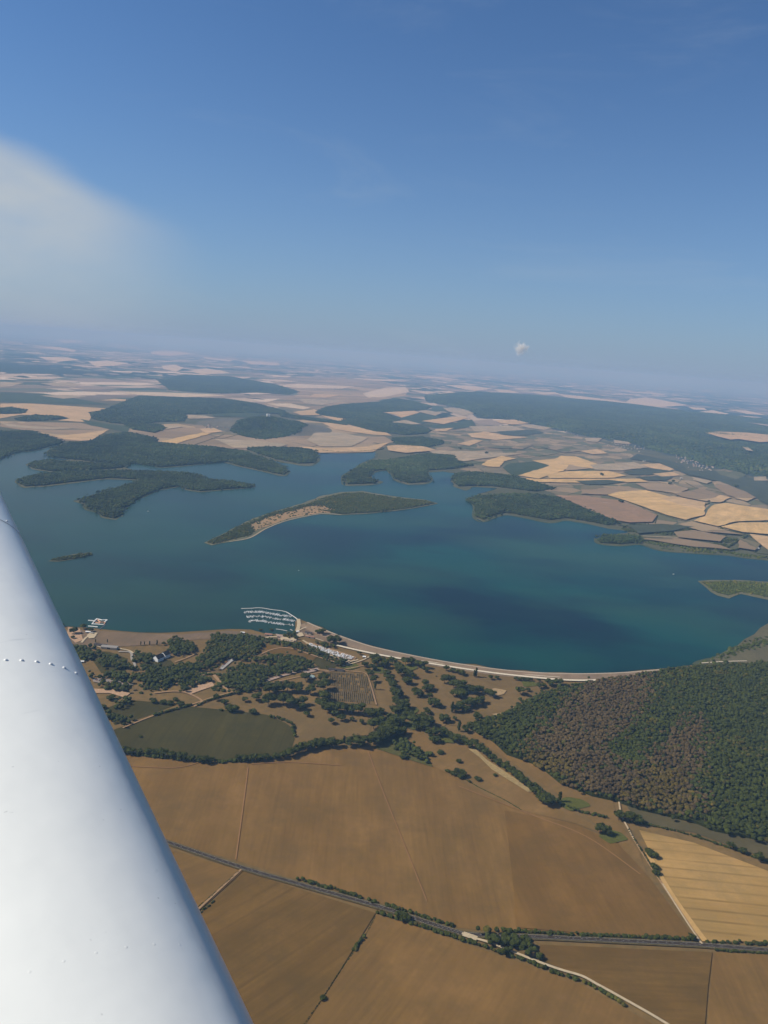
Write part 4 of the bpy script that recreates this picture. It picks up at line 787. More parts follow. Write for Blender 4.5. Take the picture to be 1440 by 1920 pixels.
plant(tz([(172, 1103, 44), (215, 1105, 44), (255, 1103, 50), (305, 1101, 46), (352, 1098, 50), (420, 1092, 44), (470, 1083, 50), (520, 1073, 60), (562, 1053, 60), (612, 1035, 60), (662, 1024, 60), (702, 1014, 60), (742, 1006, 60), (792, 1010, 60), (842, 1008, 50), (882, 985, 16, 'tall'), (922, 1004, 70), (982, 1004, 90), (1082, 994, 90), (1130, 975, 80), (1160, 940, 110), (1200, 905, 80)], Z4), 'in the hedgerow above the big brown field', 'trees of the long hedgerow', 'wing')
plant(tz([(480, 1052, 44), (520, 1060, 50), (580, 1060, 40), (640, 1064, 50), (690, 1068, 50), (740, 1075, 54), (800, 1085, 50), (870, 1098, 52), (930, 1103, 44), (990, 1112, 46), (1030, 1120, 54), (1060, 1118, 40)], Z3), 'in the hedgerow stretch below the green field', 'trees below the green field', 'wing')
plant(tz([(138, 245, 42), (202, 213, 38), (252, 233, 32), (131, 280, 20), (285, 308, 7, 'tall'), (365, 308, 6, 'tall'), (62, 197, 20), (590, 325, 7, 'tall'), (615, 322, 7, 'tall'), (650, 325, 8, 'tall'), (700, 325, 9, 'tall'), (745, 322, 24)], Z3), 'on the grassy lakeside beach', 'trees by the beach', 'wing')
plant(tz([(660, 700, 22), (825, 697, 40, 'shrub'), (680, 712, 50, 'shrub'), (740, 718, 50, 'shrub'), (790, 722, 50, 'shrub'), (860, 730, 60, 'shrub'), (390, 690, 60, 'shrub'), (330, 750, 50, 'shrub'), (590, 945, 24, 'shrub'), (1152, 722, 34), (1295, 702, 34), (1098, 695, 40)], Z3), 'on the park slope above the green field', 'trees of the park slope', 'wing')
plant(tz([(1205, 770, 90, 'shrub'), (1130, 765, 30, 'shrub'), (1345, 785, 56, 'shrub')], Z3), 'at the top edge of the green field', 'bushes topping the green field', 'wing')
plant([(1222, 1606, 20, 'shrub'), (1216, 1598, 14, 'shrub'), (1226, 1628, 16, 'shrub'), (1230, 1640, 16, 'shrub'), (1160, 1537, 18), (1180, 1540, 18), (1196, 1545, 16), (1125, 1560, 18), (1135, 1565, 16), (1370, 1592, 12), (1392, 1600, 12), (1422, 1614, 14), (1310, 1570, 9, 'shrub'), (1340, 1582, 9, 'shrub')], 'around the corner of the striped straw field', 'trees around the straw field')
plant([(606, 1874, 12, 'shrub'), (758, 1727, 16), (748, 1722, 14), (1296, 1762, 10)], 'standing near the main road', 'lone growth near the road', 'lake')
plant([(858, 1452, 12), (868, 1456, 12), (1380, 915, 8), (1262, 905, 10), (1256, 910, 9), (1160, 985, 8), (1128, 893, 9), (1164, 944, 9), (1300, 800, 8), (862, 843, 9), (912, 852, 8), (873, 877, 12), (885, 876, 10)], 'standing out in the far farmland', 'lone trees far off')
print('trees', ntree[0])

# ------------------------------------------------------------------ hedges
def hedge(P, w, h, label, spacing=None, conv=True, sub=1, dark=1.0):
    Q = unp(P) if conv else P; Q = smooth_line(Q, 5); pos = []
    sp = spacing or w*.55
    for a, b_ in zip(Q[:-1], Q[1:]):
        d = b_-a; Lg = np.hypot(*d); k = max(1, int(Lg/sp)); nn = np.array([-d[1], d[0]])/max(Lg, 1e-6)
        for j in range(k):
            if random.random() < .06: continue
            pos.append(a+d*(j+random.random())/k+nn*random.gauss(0, w*.16))
    pos = np.array(pos); n = len(pos); rad = w*(.36+.3*rng.random(n)); hg = h*(.6+.6*rng.random(n))
    v, f, tt = crowns(np.c_[pos, np.full(n, .5)], rad, np.maximum(hg, rad*1.2), sub, tint_of(pos, seed=8)*dark)
    o = mesh_obj('hedge', v, f, LEAF); set_tint(o, tt); return tag(o, label, 'hedge', 'field hedges')
hedge([(180, 1404), (235, 1413), (300, 1421), (400, 1430), (500, 1424), (540, 1412), (580, 1400), (640, 1392), (700, 1382), (730, 1368)], 8, 6, 'long dark hedge between green field and big brown field', sub=2)
hedge([(558, 1649), (600, 1661), (650, 1676), (708, 1694)], 6, 4.5, 'hedge on the far verge before the road junction', sub=2)
hedge([(718, 1697), (760, 1709), (800, 1722), (852, 1738)], 6, 4.5, 'hedge between the junction gap and the copse', sub=2)
hedge([(706, 1712), (740, 1722), (800, 1741), (850, 1757), (900, 1774), (960, 1794), (1010, 1812), (1050, 1828), (1084, 1840)], 6, 4.5, 'hedge along the near side of the white track', sub=2)
hedge([(1095, 1842), (1120, 1856), (1150, 1872), (1172, 1886)], 6, 4, 'short green hedge where the white track bends', sub=2, dark=1.3)
hedge([(930, 1745), (1000, 1749), (1100, 1755), (1200, 1758), (1300, 1763)], 6, 4, 'straight hedge along the road under the dark brown field', sub=2)
hedge([(1325, 1768), (1380, 1769), (1440, 1771), (1560, 1778)], 6, 3.5, 'low hedge under the striped straw field', sub=2)
hedge([(1340, 1782), (1400, 1786), (1440, 1789), (1500, 1793)], 4, 2.5, 'low bushes on the near verge beside the straw field', sub=2)
hedge([(682, 1756), (672, 1770), (662, 1784)], 5, 4, 'thick part of the hedge between the two lower fields', sub=2)
hedge([(704, 1716), (690, 1745), (660, 1790), (640, 1818), (610, 1865), (575, 1915), (540, 1970)], 2.2, 1.6, 'thin broken hedge line between the two lower fields', spacing=2.6, dark=.7)
hedge([(448, 1634), (425, 1655), (400, 1678), (372, 1702)], 2.5, 1.8, 'thin dark hedge beside the field track by the wing', dark=.7)
hedge([(402, 1690), (388, 1702), (372, 1716)], 4, 2.5, 'dark brushy strip beside the wing edge', dark=.7)
hedge([(285, 1343), (320, 1333), (360, 1322)], 6, 5, 'dark clipped hedge beside the lane above the green field', sub=2)
hedge([(370, 1323), (400, 1311), (440, 1301), (470, 1293)], 5, 4, 'hedge carrying on from the clipped hedge toward the big grove', sub=2)
hedge([(505, 1345), (530, 1350), (545, 1357), (550, 1370), (553, 1383)], 7, 6, 'curved hedge round the tip of the green field', sub=2)
hedge([(1165, 1540), (1230, 1550), (1300, 1568), (1380, 1595), (1440, 1617), (1540, 1650)], 5, 3, 'thin hedge between the forest meadow and straw field', sub=1)
hedge([(1178, 1556), (1195, 1585), (1213, 1612), (1236, 1650)], 3.5, 3, 'scrubby ditch beside the track to the forest', dark=.9)
hedge([(1000, 1470), (1040, 1500), (1080, 1520), (1140, 1535)], 6, 5, 'bushy row under the brown-tinted forest edge', sub=2)
hedge(Z5([(600, 930), (700, 990), (800, 1040), (900, 1090), (1000, 1150)]), 2, 1.2, 'thin weedy line above the big brown field', dark=1.2)
hedge([(614, 1257), (630, 1257.5)], 3, 3, 'clipped hedge stub by the long shed')
for P, lb in (
 ([(860, 872), (900, 868), (960, 858), (1010, 855), (1080, 851), (1140, 852)], 'hedge winding above the fan shaped straw field'),
 ([(1075, 895), (1030, 897), (1010, 899), (985, 904)], 'hedge under the forked straw field'),
 ([(1130, 925), (1160, 935), (1200, 950), (1250, 969), (1283, 978), (1320, 985)], 'hedge along the lower side of the golden field'),
 ([(1160, 945), (1200, 960), (1230, 972)], 'hedge splitting the reddish field'),
 ([(1233, 967), (1228, 982)], 'short hedge at the end of the reddish field'),
 ([(1290, 977), (1330, 990), (1380, 1002), (1410, 1008)], 'hedge below the two golden fields'),
 ([(1345, 990), (1370, 996), (1400, 1004), (1440, 1012)], 'hedge under the second golden field'),
 ([(1130, 930), (1180, 923), (1240, 918)], 'hedge above the golden field'),
 ([(1225, 936), (1262, 932), (1290, 925)], 'hedge beside the pale striped field'),
 ([(1262, 948), (1290, 952), (1318, 957)], 'hedge under the pale striped field'),
 ([(1315, 918), (1340, 925), (1372, 935)], 'hedge beside the tan plot behind the striped field'),
 ([(1285, 905), (1310, 917), (1345, 922), (1400, 940)], 'hedge in front of the paired tan fields'),
 ([(1190, 905), (1215, 915), (1260, 928)], 'hedge below the dark green strip'),
 ([(700, 830), (740, 838), (800, 842)], 'hedge at the head of the lake'),
 ([(605, 845), (640, 848), (690, 846), (720, 842)], 'tree hedge along the northern tip of the lake'),
 ([(585, 838), (610, 832), (640, 825), (632, 818), (612, 812)], 'looping hedge in the tan fields by the lake head'),
 ([(360, 836), (390, 826), (420, 815)], 'dark hedge climbing toward the hill village'),
 ([(395, 822), (420, 822), (455, 812)], 'second dark hedge climbing toward the hill village'),
 ([(1010, 857), (1060, 848), (1110, 842)], 'hedge between the grey pastures'),
 ([(840, 838), (900, 843), (960, 845), (1020, 842), (1060, 845)], 'long hedge across the grey pastures'),
 ([(920, 829), (960, 832), (980, 837), (985, 830)], 'angular hedge in the pasture grid'),
 ([(1180, 984), (1220, 984), (1260, 988), (1290, 1000)], 'brushy hedge behind the wooded cape'),
 ([(1350, 1036), (1375, 1020), (1402, 1005)], 'dark tree belt slanting to the far shore'),
 ([(1360, 1034), (1385, 1030), (1395, 1018)], 'short hedge beside the slanting tree belt'),
 ([(1440, 1040), (1415, 1036), (1420, 1022)], 'scrub hedge round the pale farm track'),
 ([(1280, 1015), (1310, 1012), (1340, 1014), (1362, 1004)], 'hedge around the small cape farm'),
 ([(805, 806), (830, 815), (870, 812)], 'hedge near the pale pastures beyond the flat wood'),
 ([(1318, 948), (1330, 945)], 'stub of trees beside the striped field'),
 ([(690, 790), (720, 800), (780, 806)], 'tree line under the dark distant forest'),
):
    big = 'belt' in lb or 'tree' in lb
    hedge(P, 10 if big else 5, 8 if big else 3.5, lb)

# ------------------------------------------------------------------ buildings
WALLM = plain('pale_render', (.46, .41, .34)); ROOFM = plain('clay_tiles', (.30, .16, .11), .85, .2, .15); SLATE = plain('slate', (.055, .048, .048), .95, .1); WHITE = plain('white_paint', (.80, .80, .78)); GLASS = plain('dark_glass', (.03, .04, .05), .1, .5)
def boxm(x0, x1, y0, y1, z0, z1):
    return [(x, y, z) for z in (z0, z1) for x, y in ((x0, y0), (x1, y0), (x1, y1), (x0, y1))], [(3, 2, 1, 0), (4, 5, 6, 7), (0, 1, 5, 4), (1, 2, 6, 5), (2, 3, 7, 6), (3, 0, 4, 7)]
def gable(x0, x1, y0, y1, z, rise, ov=.6):
    ym = (y0+y1)/2; t_ = .35
    v = [(x0-ov, y0-ov, z), (x1+ov, y0-ov, z), (x1+ov, ym, z+rise), (x0-ov, ym, z+rise), (x0-ov, y1+ov, z), (x1+ov, y1+ov, z)]
    v2 = [(a, b_, c-t_) for a, b_, c in v]
    return v+v2, [(0, 1, 2, 3), (3, 2, 5, 4), (7, 6, 9, 8), (8, 9, 10, 11), (0, 6, 7, 1), (4, 5, 11, 10), (0, 3, 9, 6), (3, 4, 10, 9), (1, 7, 8, 2), (2, 8, 11, 5)]
def house_walls(x0, x1, y0, y1, z, rise):
    v, f = boxm(x0, x1, y0, y1, 0, z-.25); ym = (y0+y1)/2; k = len(v); v = v+[(x0, ym, z+rise-.6), (x1, ym, z+rise-.6)]
    return v, f+[(4, 7, k), (5, k+1, 6)]
def house_proto(l, w, h, rise, roof):
    e = empty('house'); v, f = house_walls(-l/2, l/2, -w/2, w/2, h, rise); mesh_obj('wall', v, f, WALLM, e)
    v, f = gable(-l/2, l/2, -w/2, w/2, h, rise); r_ = mesh_obj('roof', v, f, roof, e)
    v, f = boxm(l*.2, l*.2+.9, -.5, .5, h+rise-.8, h+rise+.9); mesh_obj('chimney', v, f, WALLM, r_); return e
HP = [[house_proto(13, 9, 5.5, 3, ROOFM), False], [house_proto(18, 9, 5, 2.8, ROOFM), False], [house_proto(11, 8, 6, 3.4, plain('grey_tiles', (.35, .30, .27), .8, .2, .1)), False], [house_proto(22, 12, 5, 2.5, plain('pale_sheet_roof', (.45, .43, .40), .5, .4)), False]]
nh = 0
def village(pts, place, group, sc=1.0):
    global nh
    for i, (px, py) in enumerate(sorted(pts)):
        e = HP[(nh*7+i*3) % 4]; nh += 1
        if e[1]: o = copy_tree(e[0])
        else: o = e[0]; e[1] = True
        x, y = un(px, py); o.location = (x, y, 1.0); o.rotation_euler = (0, 0, random.uniform(-.8, .8)+random.choice((0, 1.57))); s_ = sc*random.uniform(.85, 1.2); o.scale = (s_,)*3
        tag(o, f"house, {ordinal(i+1)} along from the wing side {place}", 'house', group)
def along(line, n, jx, jy):
    P = smooth_line(line, 8); return [tuple(P[int(random.random()*(len(P)-1))]+np.array((random.gauss(0, jx), random.gauss(0, jy)))) for _ in range(n)]
village(along([(388, 800), (405, 804), (425, 801), (440, 803), (452, 808), (470, 815)], 52, 3, 2.0), 'in the village under the wooded hill', 'houses of the hill village')
village(along([(1278, 862), (1300, 870), (1330, 878)], 70, 7, 4.0), 'in the larger village below the ridge', 'houses of the larger valley village')
village(along([(1150, 834), (1180, 838), (1208, 842)], 42, 5, 3), 'in the middle village below the ridge', 'houses of the middle valley village')
village(along([(1062, 806), (1078, 810), (1092, 812)], 20, 4, 2), 'in the small hamlet below the ridge', 'houses of the small hamlet')
village(along([(872, 782), (890, 784), (905, 780)], 16, 5, 2), 'in the faint far village at the ridge end', 'houses of the faint far village')
# the white round monument on the hill
mo = empty('monument', (*un(502, 800), 88)); 
def drum(r, z0, z1, n=32):
    v = [(r*math.cos(2*math.pi*i/n), r*math.sin(2*math.pi*i/n), z) for z in (z0, z1) for i in range(n)]
    return v, [(i, (i+1) % n, n+(i+1) % n, n+i) for i in range(n)]+[tuple(range(n, 2*n))]
for nm, r_, a, b_ in (('base', 27, 0, 9), ('step', 24, 9, 12), ('entablature', 20, 34, 41), ('attic', 18.5, 41, 43)):
    v, f = drum(r_, a, b_); 
    if nm == 'entablature':
        v2, f2 = drum(14, a, b_); v = v+[(x*.7, y*.7, z) for x, y, z in v]; n = 32; f = [(i, (i+1) % n, n+(i+1) % n, n+i) for i in range(n)]+[(64+(i+1) % n, 64+i, 96+i, 96+(i+1) % n) for i in range(n)]+[(n+i, n+(i+1) % n, 96+(i+1) % n, 96+i) for i in range(n)]+[((i+1) % n, i, 64+i, 64+(i+1) % n) for i in range(n)]
    if nm == 'attic': continue
    mesh_obj(nm, v, f, WHITE, mo)
for i in range(16):
    a = 2*math.pi*i/16; v, f = drum(1.7, 12, 34.05, 10); mesh_obj('column', [(x+17.5*math.cos(a), y+17.5*math.sin(a), z) for x, y, z in v], f, WHITE, mo)
tag(mo, 'white round colonnade monument standing on the wooded hill', 'monument')
# white gabled hotel
hx, hy = un(*Z3([(735, 415)])[0]); ho = empty('hotel', (hx, hy, .8), R(62))
for q, (x0, x1, y0, y1, h, rise) in enumerate([(-24, -4, -9, 9, 8, 8), (4, 22, -7, 11, 8, 8), (-6, 6, -3, 7, 7, 5)]):
    v, f = house_walls(x0, x1, y0, y1, h, rise); w_ = mesh_obj('wall', v, f, WHITE, ho); v, f = gable(x0, x1, y0, y1, h, rise); mesh_obj('roof', v, f, SLATE, ho)
    for k in range(4):
        xx = x0+(k+.6)*(x1-x0)/4.3
        v, f = boxm(xx, xx+1.6, y0-.08, y0+.05, 3.5, 5.4); mesh_obj('window', v, f, GLASS, ho)
tag(ho, 'white gabled hotel with steep dark roofs among dark groves', 'hotel')
def shed(px, py, l, w, h, rz, roof, label, cat='shed', name='shed'):
    x, y = un(px, py); e = empty(name, (x, y, .9), R(rz)); v, f = house_walls(-l/2, l/2, -w/2, w/2, h, w*.12); mesh_obj('wall', v, f, WALLM, e); v, f = gable(-l/2, l/2, -w/2, w/2, h, w*.12); mesh_obj('roof', v, f, roof, e)
    v, f = boxm(-l*.1, l*.1, -w/2-.1, -w/2+.05, 0, h*.75); mesh_obj('door', v, f, GLASS, e); return tag(e, label, cat)
GREYR = plain('grey_sheet', (.26, .24, .22), .8, .2); PALER = plain('pale_sheet', (.72, .72, .70), .5, .4)
shed(630, 1258, 38, 7, 4, -2, SLATE, 'long low dark shed at the top of the vine plot')
shed(*Z3([(380, 345)])[0], 42, 14, 5, -3, GREYR, 'long grey roofed hall behind the beach', 'hall', 'hall')
shed(*Z3([(320, 330)])[0], 34, 11, 4, -3, SLATE, 'dark roofed annex beside the beach hall', 'hall', 'hall')
shed(*Z3([(235, 240)])[0], 12, 7, 3.5, 10, PALER, 'white kiosk on the beach by the water park', 'kiosk', 'kiosk')
shed(*Z3([(262, 247)])[0], 9, 6, 3.2, -20, GREYR, 'grey kiosk next to the white beach kiosk', 'kiosk', 'kiosk')
shed(*Z3([(195, 440)])[0], 8, 6, 3, 15, PALER, 'small white hut on the meadow by the wing edge', 'hut', 'hut')
shed(*Z1([(380, 370)])[0], 20, 10, 4, -5, ROOFM, 'red roofed harbour building behind the marina', 'building', 'harbour_building')
shed(*Z1([(700, 340)])[0], 12, 7, 4, 35, PALER, 'pale harbour office at the causeway root', 'office', 'harbour_office')
shed(*Z1([(830, 352)])[0], 20, 9, 4, -18, SLATE, 'dark roofed clubhouse beside the causeway', 'clubhouse', 'clubhouse')
shed(*Z1([(845, 395)])[0], 26, 7, 3.5, -14, ROOFM, 'low brown roofed block above the caravans', 'building', 'wash_block')
shed(*Z1([(90, 348)])[0], 11, 6, 3.5, 0, PALER, 'white hut on the shore lane among trees', 'hut', 'hut')
shed(*Z4([(1018, 410)])[0], 8, 7, 4, 0, PALER, 'small pale house at the start of the dam road', 'hut', 'hut')
shed(1197, 1006, 16, 9, 5, 10, PALER, 'white hut on the neck of the wooded cape', 'hut', 'hut')
shed(1419, 1030, 22, 12, 6, 10, PALER, 'white farm building on the far shore', 'farm', 'farm_building')
shed(1135, 945, 26, 12, 6, 0, PALER, 'pale barn alone on the reddish field', 'barn', 'barn')
shed(1277, 899, 16, 12, 12, 0, PALER, 'tall pale farm building in the valley fields', 'farm', 'farm_building')
shed(1208, 866, 30, 14, 7, 20, PALER, 'white barn above the dark green fields', 'barn', 'barn')
shed(630, 789, 26, 12, 6, 20, PALER, 'pale farm below the dark distant forest', 'farm', 'farm_building')
# octagonal pale green pavilion
px_, py_ = Z4([(660, 545)])[0]; x, y = un(px_, py_); pv = empty('pavilion', (x, y, .9)); v, f = drum(8, 0, 4, 8); mesh_obj('wall', v, f, WALLM, pv)
n = 8; v = [(9.5*math.cos(2*math.pi*i/n), 9.5*math.sin(2*math.pi*i/n), 4) for i in range(n)]+[(0, 0, 8.5)]; mesh_obj('roof', v, [(i, (i+1) % n, n) for i in range(n)]+[tuple(range(n))[::-1]], plain('verdigris', (.48, .60, .54), .5, .4), pv)
tag(pv, 'eight sided pavilion with pale green roof by the vine plot', 'pavilion')

# ------------------------------------------------------------------ marina
HULL = plain('gelcoat', (.80, .80, .78), .35, .5); CABIN = plain('cabin_grey', (.45, .47, .5), .4, .5); PONT = plain('pontoon_deck', (.45, .42, .38)); ALU = plain('mast', (.7, .7, .7), .4, .5)
def boat_proto(l, w, name='sailboat', mast=True):
    e = empty(name); st = [(-l/2, .36*w), (-l/4, .48*w), (0, .5*w), (l/4, .38*w), (l*.42, .16*w), (l/2, .02)]
    v = []; 
    for x, b_ in st: v += [(x, -b_*.6, -.3), (x, -b_, .9), (x, b_, .9), (x, b_*.6, -.3)]
    k = len(st); f = []
    for i in range(k-1):
        for j in range(4): f.append((4*i+j, 4*(i+1)+j, 4*(i+1)+(j+1) % 4, 4*i+(j+1) % 4))
    f += [(0, 1, 2, 3), (4*k-1, 4*k-2, 4*k-3, 4*k-4)]
    mesh_obj('hull', v, f, HULL, e)
    v, f = boxm(-l*.12, l*.2, -w*.26, w*.26, .9, 1.6); v = [(x*(.85 if z > 1 else 1), y*(.75 if z > 1 else 1), z) for x, y, z in v]; mesh_obj('cabin', v, f, CABIN, e)
    if mast:
        v, f = drum(.07, .9, 9, 6); mesh_obj('mast', v, f, ALU, e)
    return e
BP = [[boat_proto(7.5, 2.7), False], [boat_proto(6.2, 2.3, 'motorboat', False), False], [boat_proto(9, 3.1), False]]
ROWS = [([(100, 112), (200, 106), (290, 107), (400, 125), (500, 142), (645, 162)], 'outer'), ([(135, 163), (240, 156), (300, 156), (450, 180), (560, 192), (690, 212)], 'middle'), ([(150, 214), (270, 204), (320, 208), (400, 225), (510, 240), (670, 258)], 'inner')]
nb = 0; wz = .5
for line, rn in ROWS:
    Q = smooth_line(unp(Z1(line)), 10); pt = ribbon('pontoon', Q, 2.4, wz+.55, PONT, n=1); tag(pt, f'long {rn} floating pontoon of the marina', 'pontoon', 'marina pontoons')
    seg = np.array([np.hypot(*(b_-a)) for a, b_ in zip(Q[:-1], Q[1:])]); cum = np.r_[0, np.cumsum(seg)]; Lt = cum[-1]; s_ = 2.0; items = []
    while s_ < Lt-2:
        i = min(np.searchsorted(cum, s_)-1, len(seg)-1); i = max(i, 0); p = Q[i]+(Q[i+1]-Q[i])*(s_-cum[i])/seg[i]; u = (Q[i+1]-Q[i])/seg[i]; nn = np.array([-u[1], u[0]])
        for sd in (-1, 1):
            if random.random() < (.16 if rn != 'inner' else .34): continue
            e = random.choice(BP); hl = 5.4; items.append((s_, sd, p+nn*sd*hl, math.atan2(nn[1], nn[0])+(0 if sd < 0 else math.pi)+random.gauss(0, .16), e))
        s_ += random.uniform(3.4, 5.6)
    for sd, sn in ((-1, 'shore side'), (1, 'open lake side')):
        for k, it in enumerate([q for q in items if q[1] == sd]):
            e = it[4]
            if e[1]: o = copy_tree(e[0])
            else: o = e[0]; e[1] = True
            o.location = (*it[2], wz+.1); o.rotation_euler = (0, 0, it[3]+math.pi); nb += 1; o.scale = (random.uniform(.65, 1.2),)*3
            tag(o, f"white moored boat, {ordinal(k+1)} from the wing end, {sn} of the {rn} pontoon", 'boat', 'boats moored in the marina')
print('boats', nb)
bw = ribbon('breakwater', unp(Z1([(72, 70), (180, 67), (290, 62), (420, 82), (560, 102), (640, 145), (690, 178), (712, 195)])), 3.2, wz+.8, plain('breakwater_deck', (.72, .70, .66)), n=6)
tag(bw, 'white floating breakwater curving round the marina', 'breakwater')
tag(ribbon('jetty', unp(Z1([(465, 300), (520, 308), (590, 322)])), 4, wz+.8, PONT), 'short shore jetty inside the marina', 'jetty'); tag(ribbon('jetty', unp(Z1([(625, 305), (650, 318)])), 4, wz+.9, PONT), 'tiny jetty by the harbour office', 'jetty')
# lone boats out on the water
for (px, py, lb, s_) in ((278, 959, 'tiny white boat alone off the forked peninsula', 1.6), (1263, 1077, 'tiny white boat alone off the low scrub island', 1.4), (560, 1070, 'small boat alone in the middle of the lake', .8)):
    e = copy_tree(BP[1][0]); e.location = (*un(px, py), .6); e.rotation_euler = (0, 0, .4); e.scale = (s_,)*3; tag(e, lb, 'boat')
# floating play park
pk = empty('inflatable_water_park', (*un(*Z3([(300, 170)])[0]), .6)); INW = plain('white_vinyl', (.78, .77, .72), .4, .4); INO = plain('orange_vinyl', (.62, .33, .18), .4, .4)
P0 = np.array(un(*Z3([(300, 170)])[0]))
def raft(a, b_, w, h, mat):
    A_, B_ = np.array(un(*Z3([a])[0]))-P0, np.array(un(*Z3([b_])[0]))-P0; d = B_-A_; l = np.hypot(*d); u = d/l; nn = np.array([-u[1], u[0]])*w/2; m_ = .78
    v = [(*(A_-nn), 0), (*(B_-nn), 0), (*(B_+nn), 0), (*(A_+nn), 0), (*(A_-nn*m_), h), (*(B_-nn*m_), h), (*(B_+nn*m_), h), (*(A_+nn*m_), h)]
    mesh_obj('raft', v, [(3, 2, 1, 0), (4, 5, 6, 7), (0, 1, 5, 4), (1, 2, 6, 5), (2, 3, 7, 6), (3, 0, 4, 7)], mat, pk)
for a, b_, w, h, mt in (((235, 158), (280, 162), 4, 1.5, INW), ((280, 162), (296, 148), 4, 2.5, INW), ((296, 148), (330, 156), 4, 1.5, INW), ((330, 156), (364, 154), 4, 1.5, INW), ((364, 154), (345, 170), 4, 1.5, INW), ((345, 170), (318, 172), 4, 1.5, INO), ((318, 172), (296, 150), 4, 1.2, INO), ((258, 182), (300, 184), 4, 1.5, INW), ((300, 184), (340, 186), 4, 1.2, INW), ((340, 186), (350, 170), 3, 1.2, INO), ((280, 162), (262, 180), 3, 1.2, INW), ((285, 172), (315, 178), 4, 2.2, INO), ((235, 196), (300, 202), 4, 1.2, INW)):
    raft(a, b_, w, h, mt)
tag(pk, 'white and orange inflatable play park floating off the beach', 'water park')
tag(ribbon('jetty', unp(Z3([(312, 218), (335, 200), (352, 184)])), 4, wz+.8, plain('dark_deck', (.06, .07, .08))), 'dark wooden jetty beside the floating play park', 'jetty')

# ------------------------------------------------------------------ camp: caravans and cars
CARW = plain('caravan_shell', (.75, .73, .70), .45, .4); WIN = GLASS
def van_proto(l, w, h, m_, name='caravan'):
    e = empty(name); prof = [(-l/2, .5), (-l/2, h*.85), (-l*.42, h), (l*.36, h), (l/2, h*.6), (l/2, .5)]; k = len(prof)
    v = [(x, -w/2, z) for x, z in prof]+[(x, w/2, z) for x, z in prof]; f = [tuple(range(k)), tuple(range(2*k-1, k-1, -1))]+[(i, k+i, k+(i+1) % k, (i+1) % k) for i in range(k)]
    mesh_obj('shell', v, f, m_, e)
    for sy in (-1, 1):
        v, f = boxm(-l*.3, l*.25, sy*w/2-.03, sy*w/2+.03, h*.5, h*.75); mesh_obj('window', v, f, WIN, e)
    return e
VP = [[van_proto(6.5, 2.4, 2.7, CARW), False], [van_proto(5.2, 2.2, 2.4, plain('beige_shell', (.55, .50, .44), .5, .4)), False], [van_proto(7.2, 2.5, 2.9, plain('grey_shell', (.62, .63, .64), .45, .4)), False]]
A_, B_, C_, D_ = (np.array(un(*p)) for p in Z1([(845, 470), (1340, 625), (1290, 665), (830, 510)]))
n = 0; rws = 5; per = 26
for r_ in range(rws):
    for i in range(per):
        s_, t_ = (i+.5+random.uniform(-.25, .25))/per, (r_+.5)/rws
        if s_ < .3 and r_ > 2: continue
        p = (A_*(1-s_)+B_*s_)*(1-t_)+(D_*(1-s_)+C_*s_)*t_; 
        if random.random() < .12: continue
        e = random.choice(VP)
        if e[1]: o = copy_tree(e[0])
        else: o = e[0]; e[1] = True
        o.location = (p[0], p[1], 2.5); o.rotation_euler = (0, 0, random.choice((.3, 1.2, 1.87, -.3))+random.gauss(0, .15)); n += 1
        tag(o, f"caravan, {ordinal(i+1)} pitch from the harbour in the {ORD[r_]} camp row from the lake", 'caravan', 'caravans of the lakeside camp')
CARM = [plain('car_'+k, c, .3, .6) for k, c in (('white', (.78, .78, .78)), ('silver', (.5, .52, .54)), ('dark', (.05, .05, .06)), ('red', (.4, .05, .04)))]
def car_proto(m_):
    e = empty('parked_car'); v, f = boxm(-2.2, 2.2, -.9, .9, .3, .95); mesh_obj('body', v, f, m_, e); v, f = boxm(-1.5, 1.1, -.8, .8, .95, 1.5); v = [(x*(.75 if z > 1.2 else 1), y*.9, z) for x, y, z in v]; mesh_obj('cabin', v, f, GLASS, e)
    for sx_ in (-1.35, 1.35):
        for sy_ in (-.82, .82):
            q, f = drum(.33, -.1, .1, 10); mesh_obj('wheel', [(x+sx_, z+sy_, y+.33) for x, y, z in q], f, plain('tyre', (.03, .03, .03)) if 'tyre' not in bpy.data.materials else bpy.data.materials['tyre'], e)
    return e
CPR = [[car_proto(m_), False] for m_ in CARM]
def cars(line, n, place, group):
    P = smooth_line(unp(line), 10)
    for i in range(n):
        t_ = (i+.5)/n*(len(P)-1); a = P[int(t_)]; b_ = P[min(int(t_)+1, len(P)-1)]; p = a+(b_-a)*(t_-int(t_)); an = math.atan2(*(b_-a)[::-1])+1.57
        j = random.randrange(4); e = CPR[j]
        if e[1]: o = copy_tree(e[0])
        else: o = e[0]; e[1] = True
        o.location = (p[0], p[1], 2.3); o.rotation_euler = (0, 0, an+random.gauss(0, .05)); tag(o, f"{['white', 'silver', 'dark', 'red'][j]} parked car, {ordinal(i+1)} from the wing {place}", 'car', group)
cars(Z4([(480, 518), (540, 500), (600, 485)]), 12, 'on the upper terrace below the big grove', 'cars on the upper terrace')
cars(Z4([(600, 508), (650, 498), (700, 492)]), 9, 'on the strip beside the round pavilion', 'cars by the pavilion')
cars(Z3([(1135, 478), (1160, 455), (1190, 425)]), 9, 'in the grey lane between two groves', 'cars in the grove lane')
cars(Z1([(540, 425), (600, 432), (650, 440)]), 8, 'in the gravel yard of the marina', 'cars in the marina yard')
cars(Z3([(275, 560), (340, 572), (420, 580), (500, 590)]), 12, 'in the car park above the sandy strip', 'cars above the sandy strip')
tag(sheet('car_park', unp(Z3([(260, 550), (350, 555), (520, 580), (540, 600), (400, 600), (270, 575)])), 2.2, plain('grey_gravel', (.24, .20, .17), .9, .1, .15)), kind='structure')
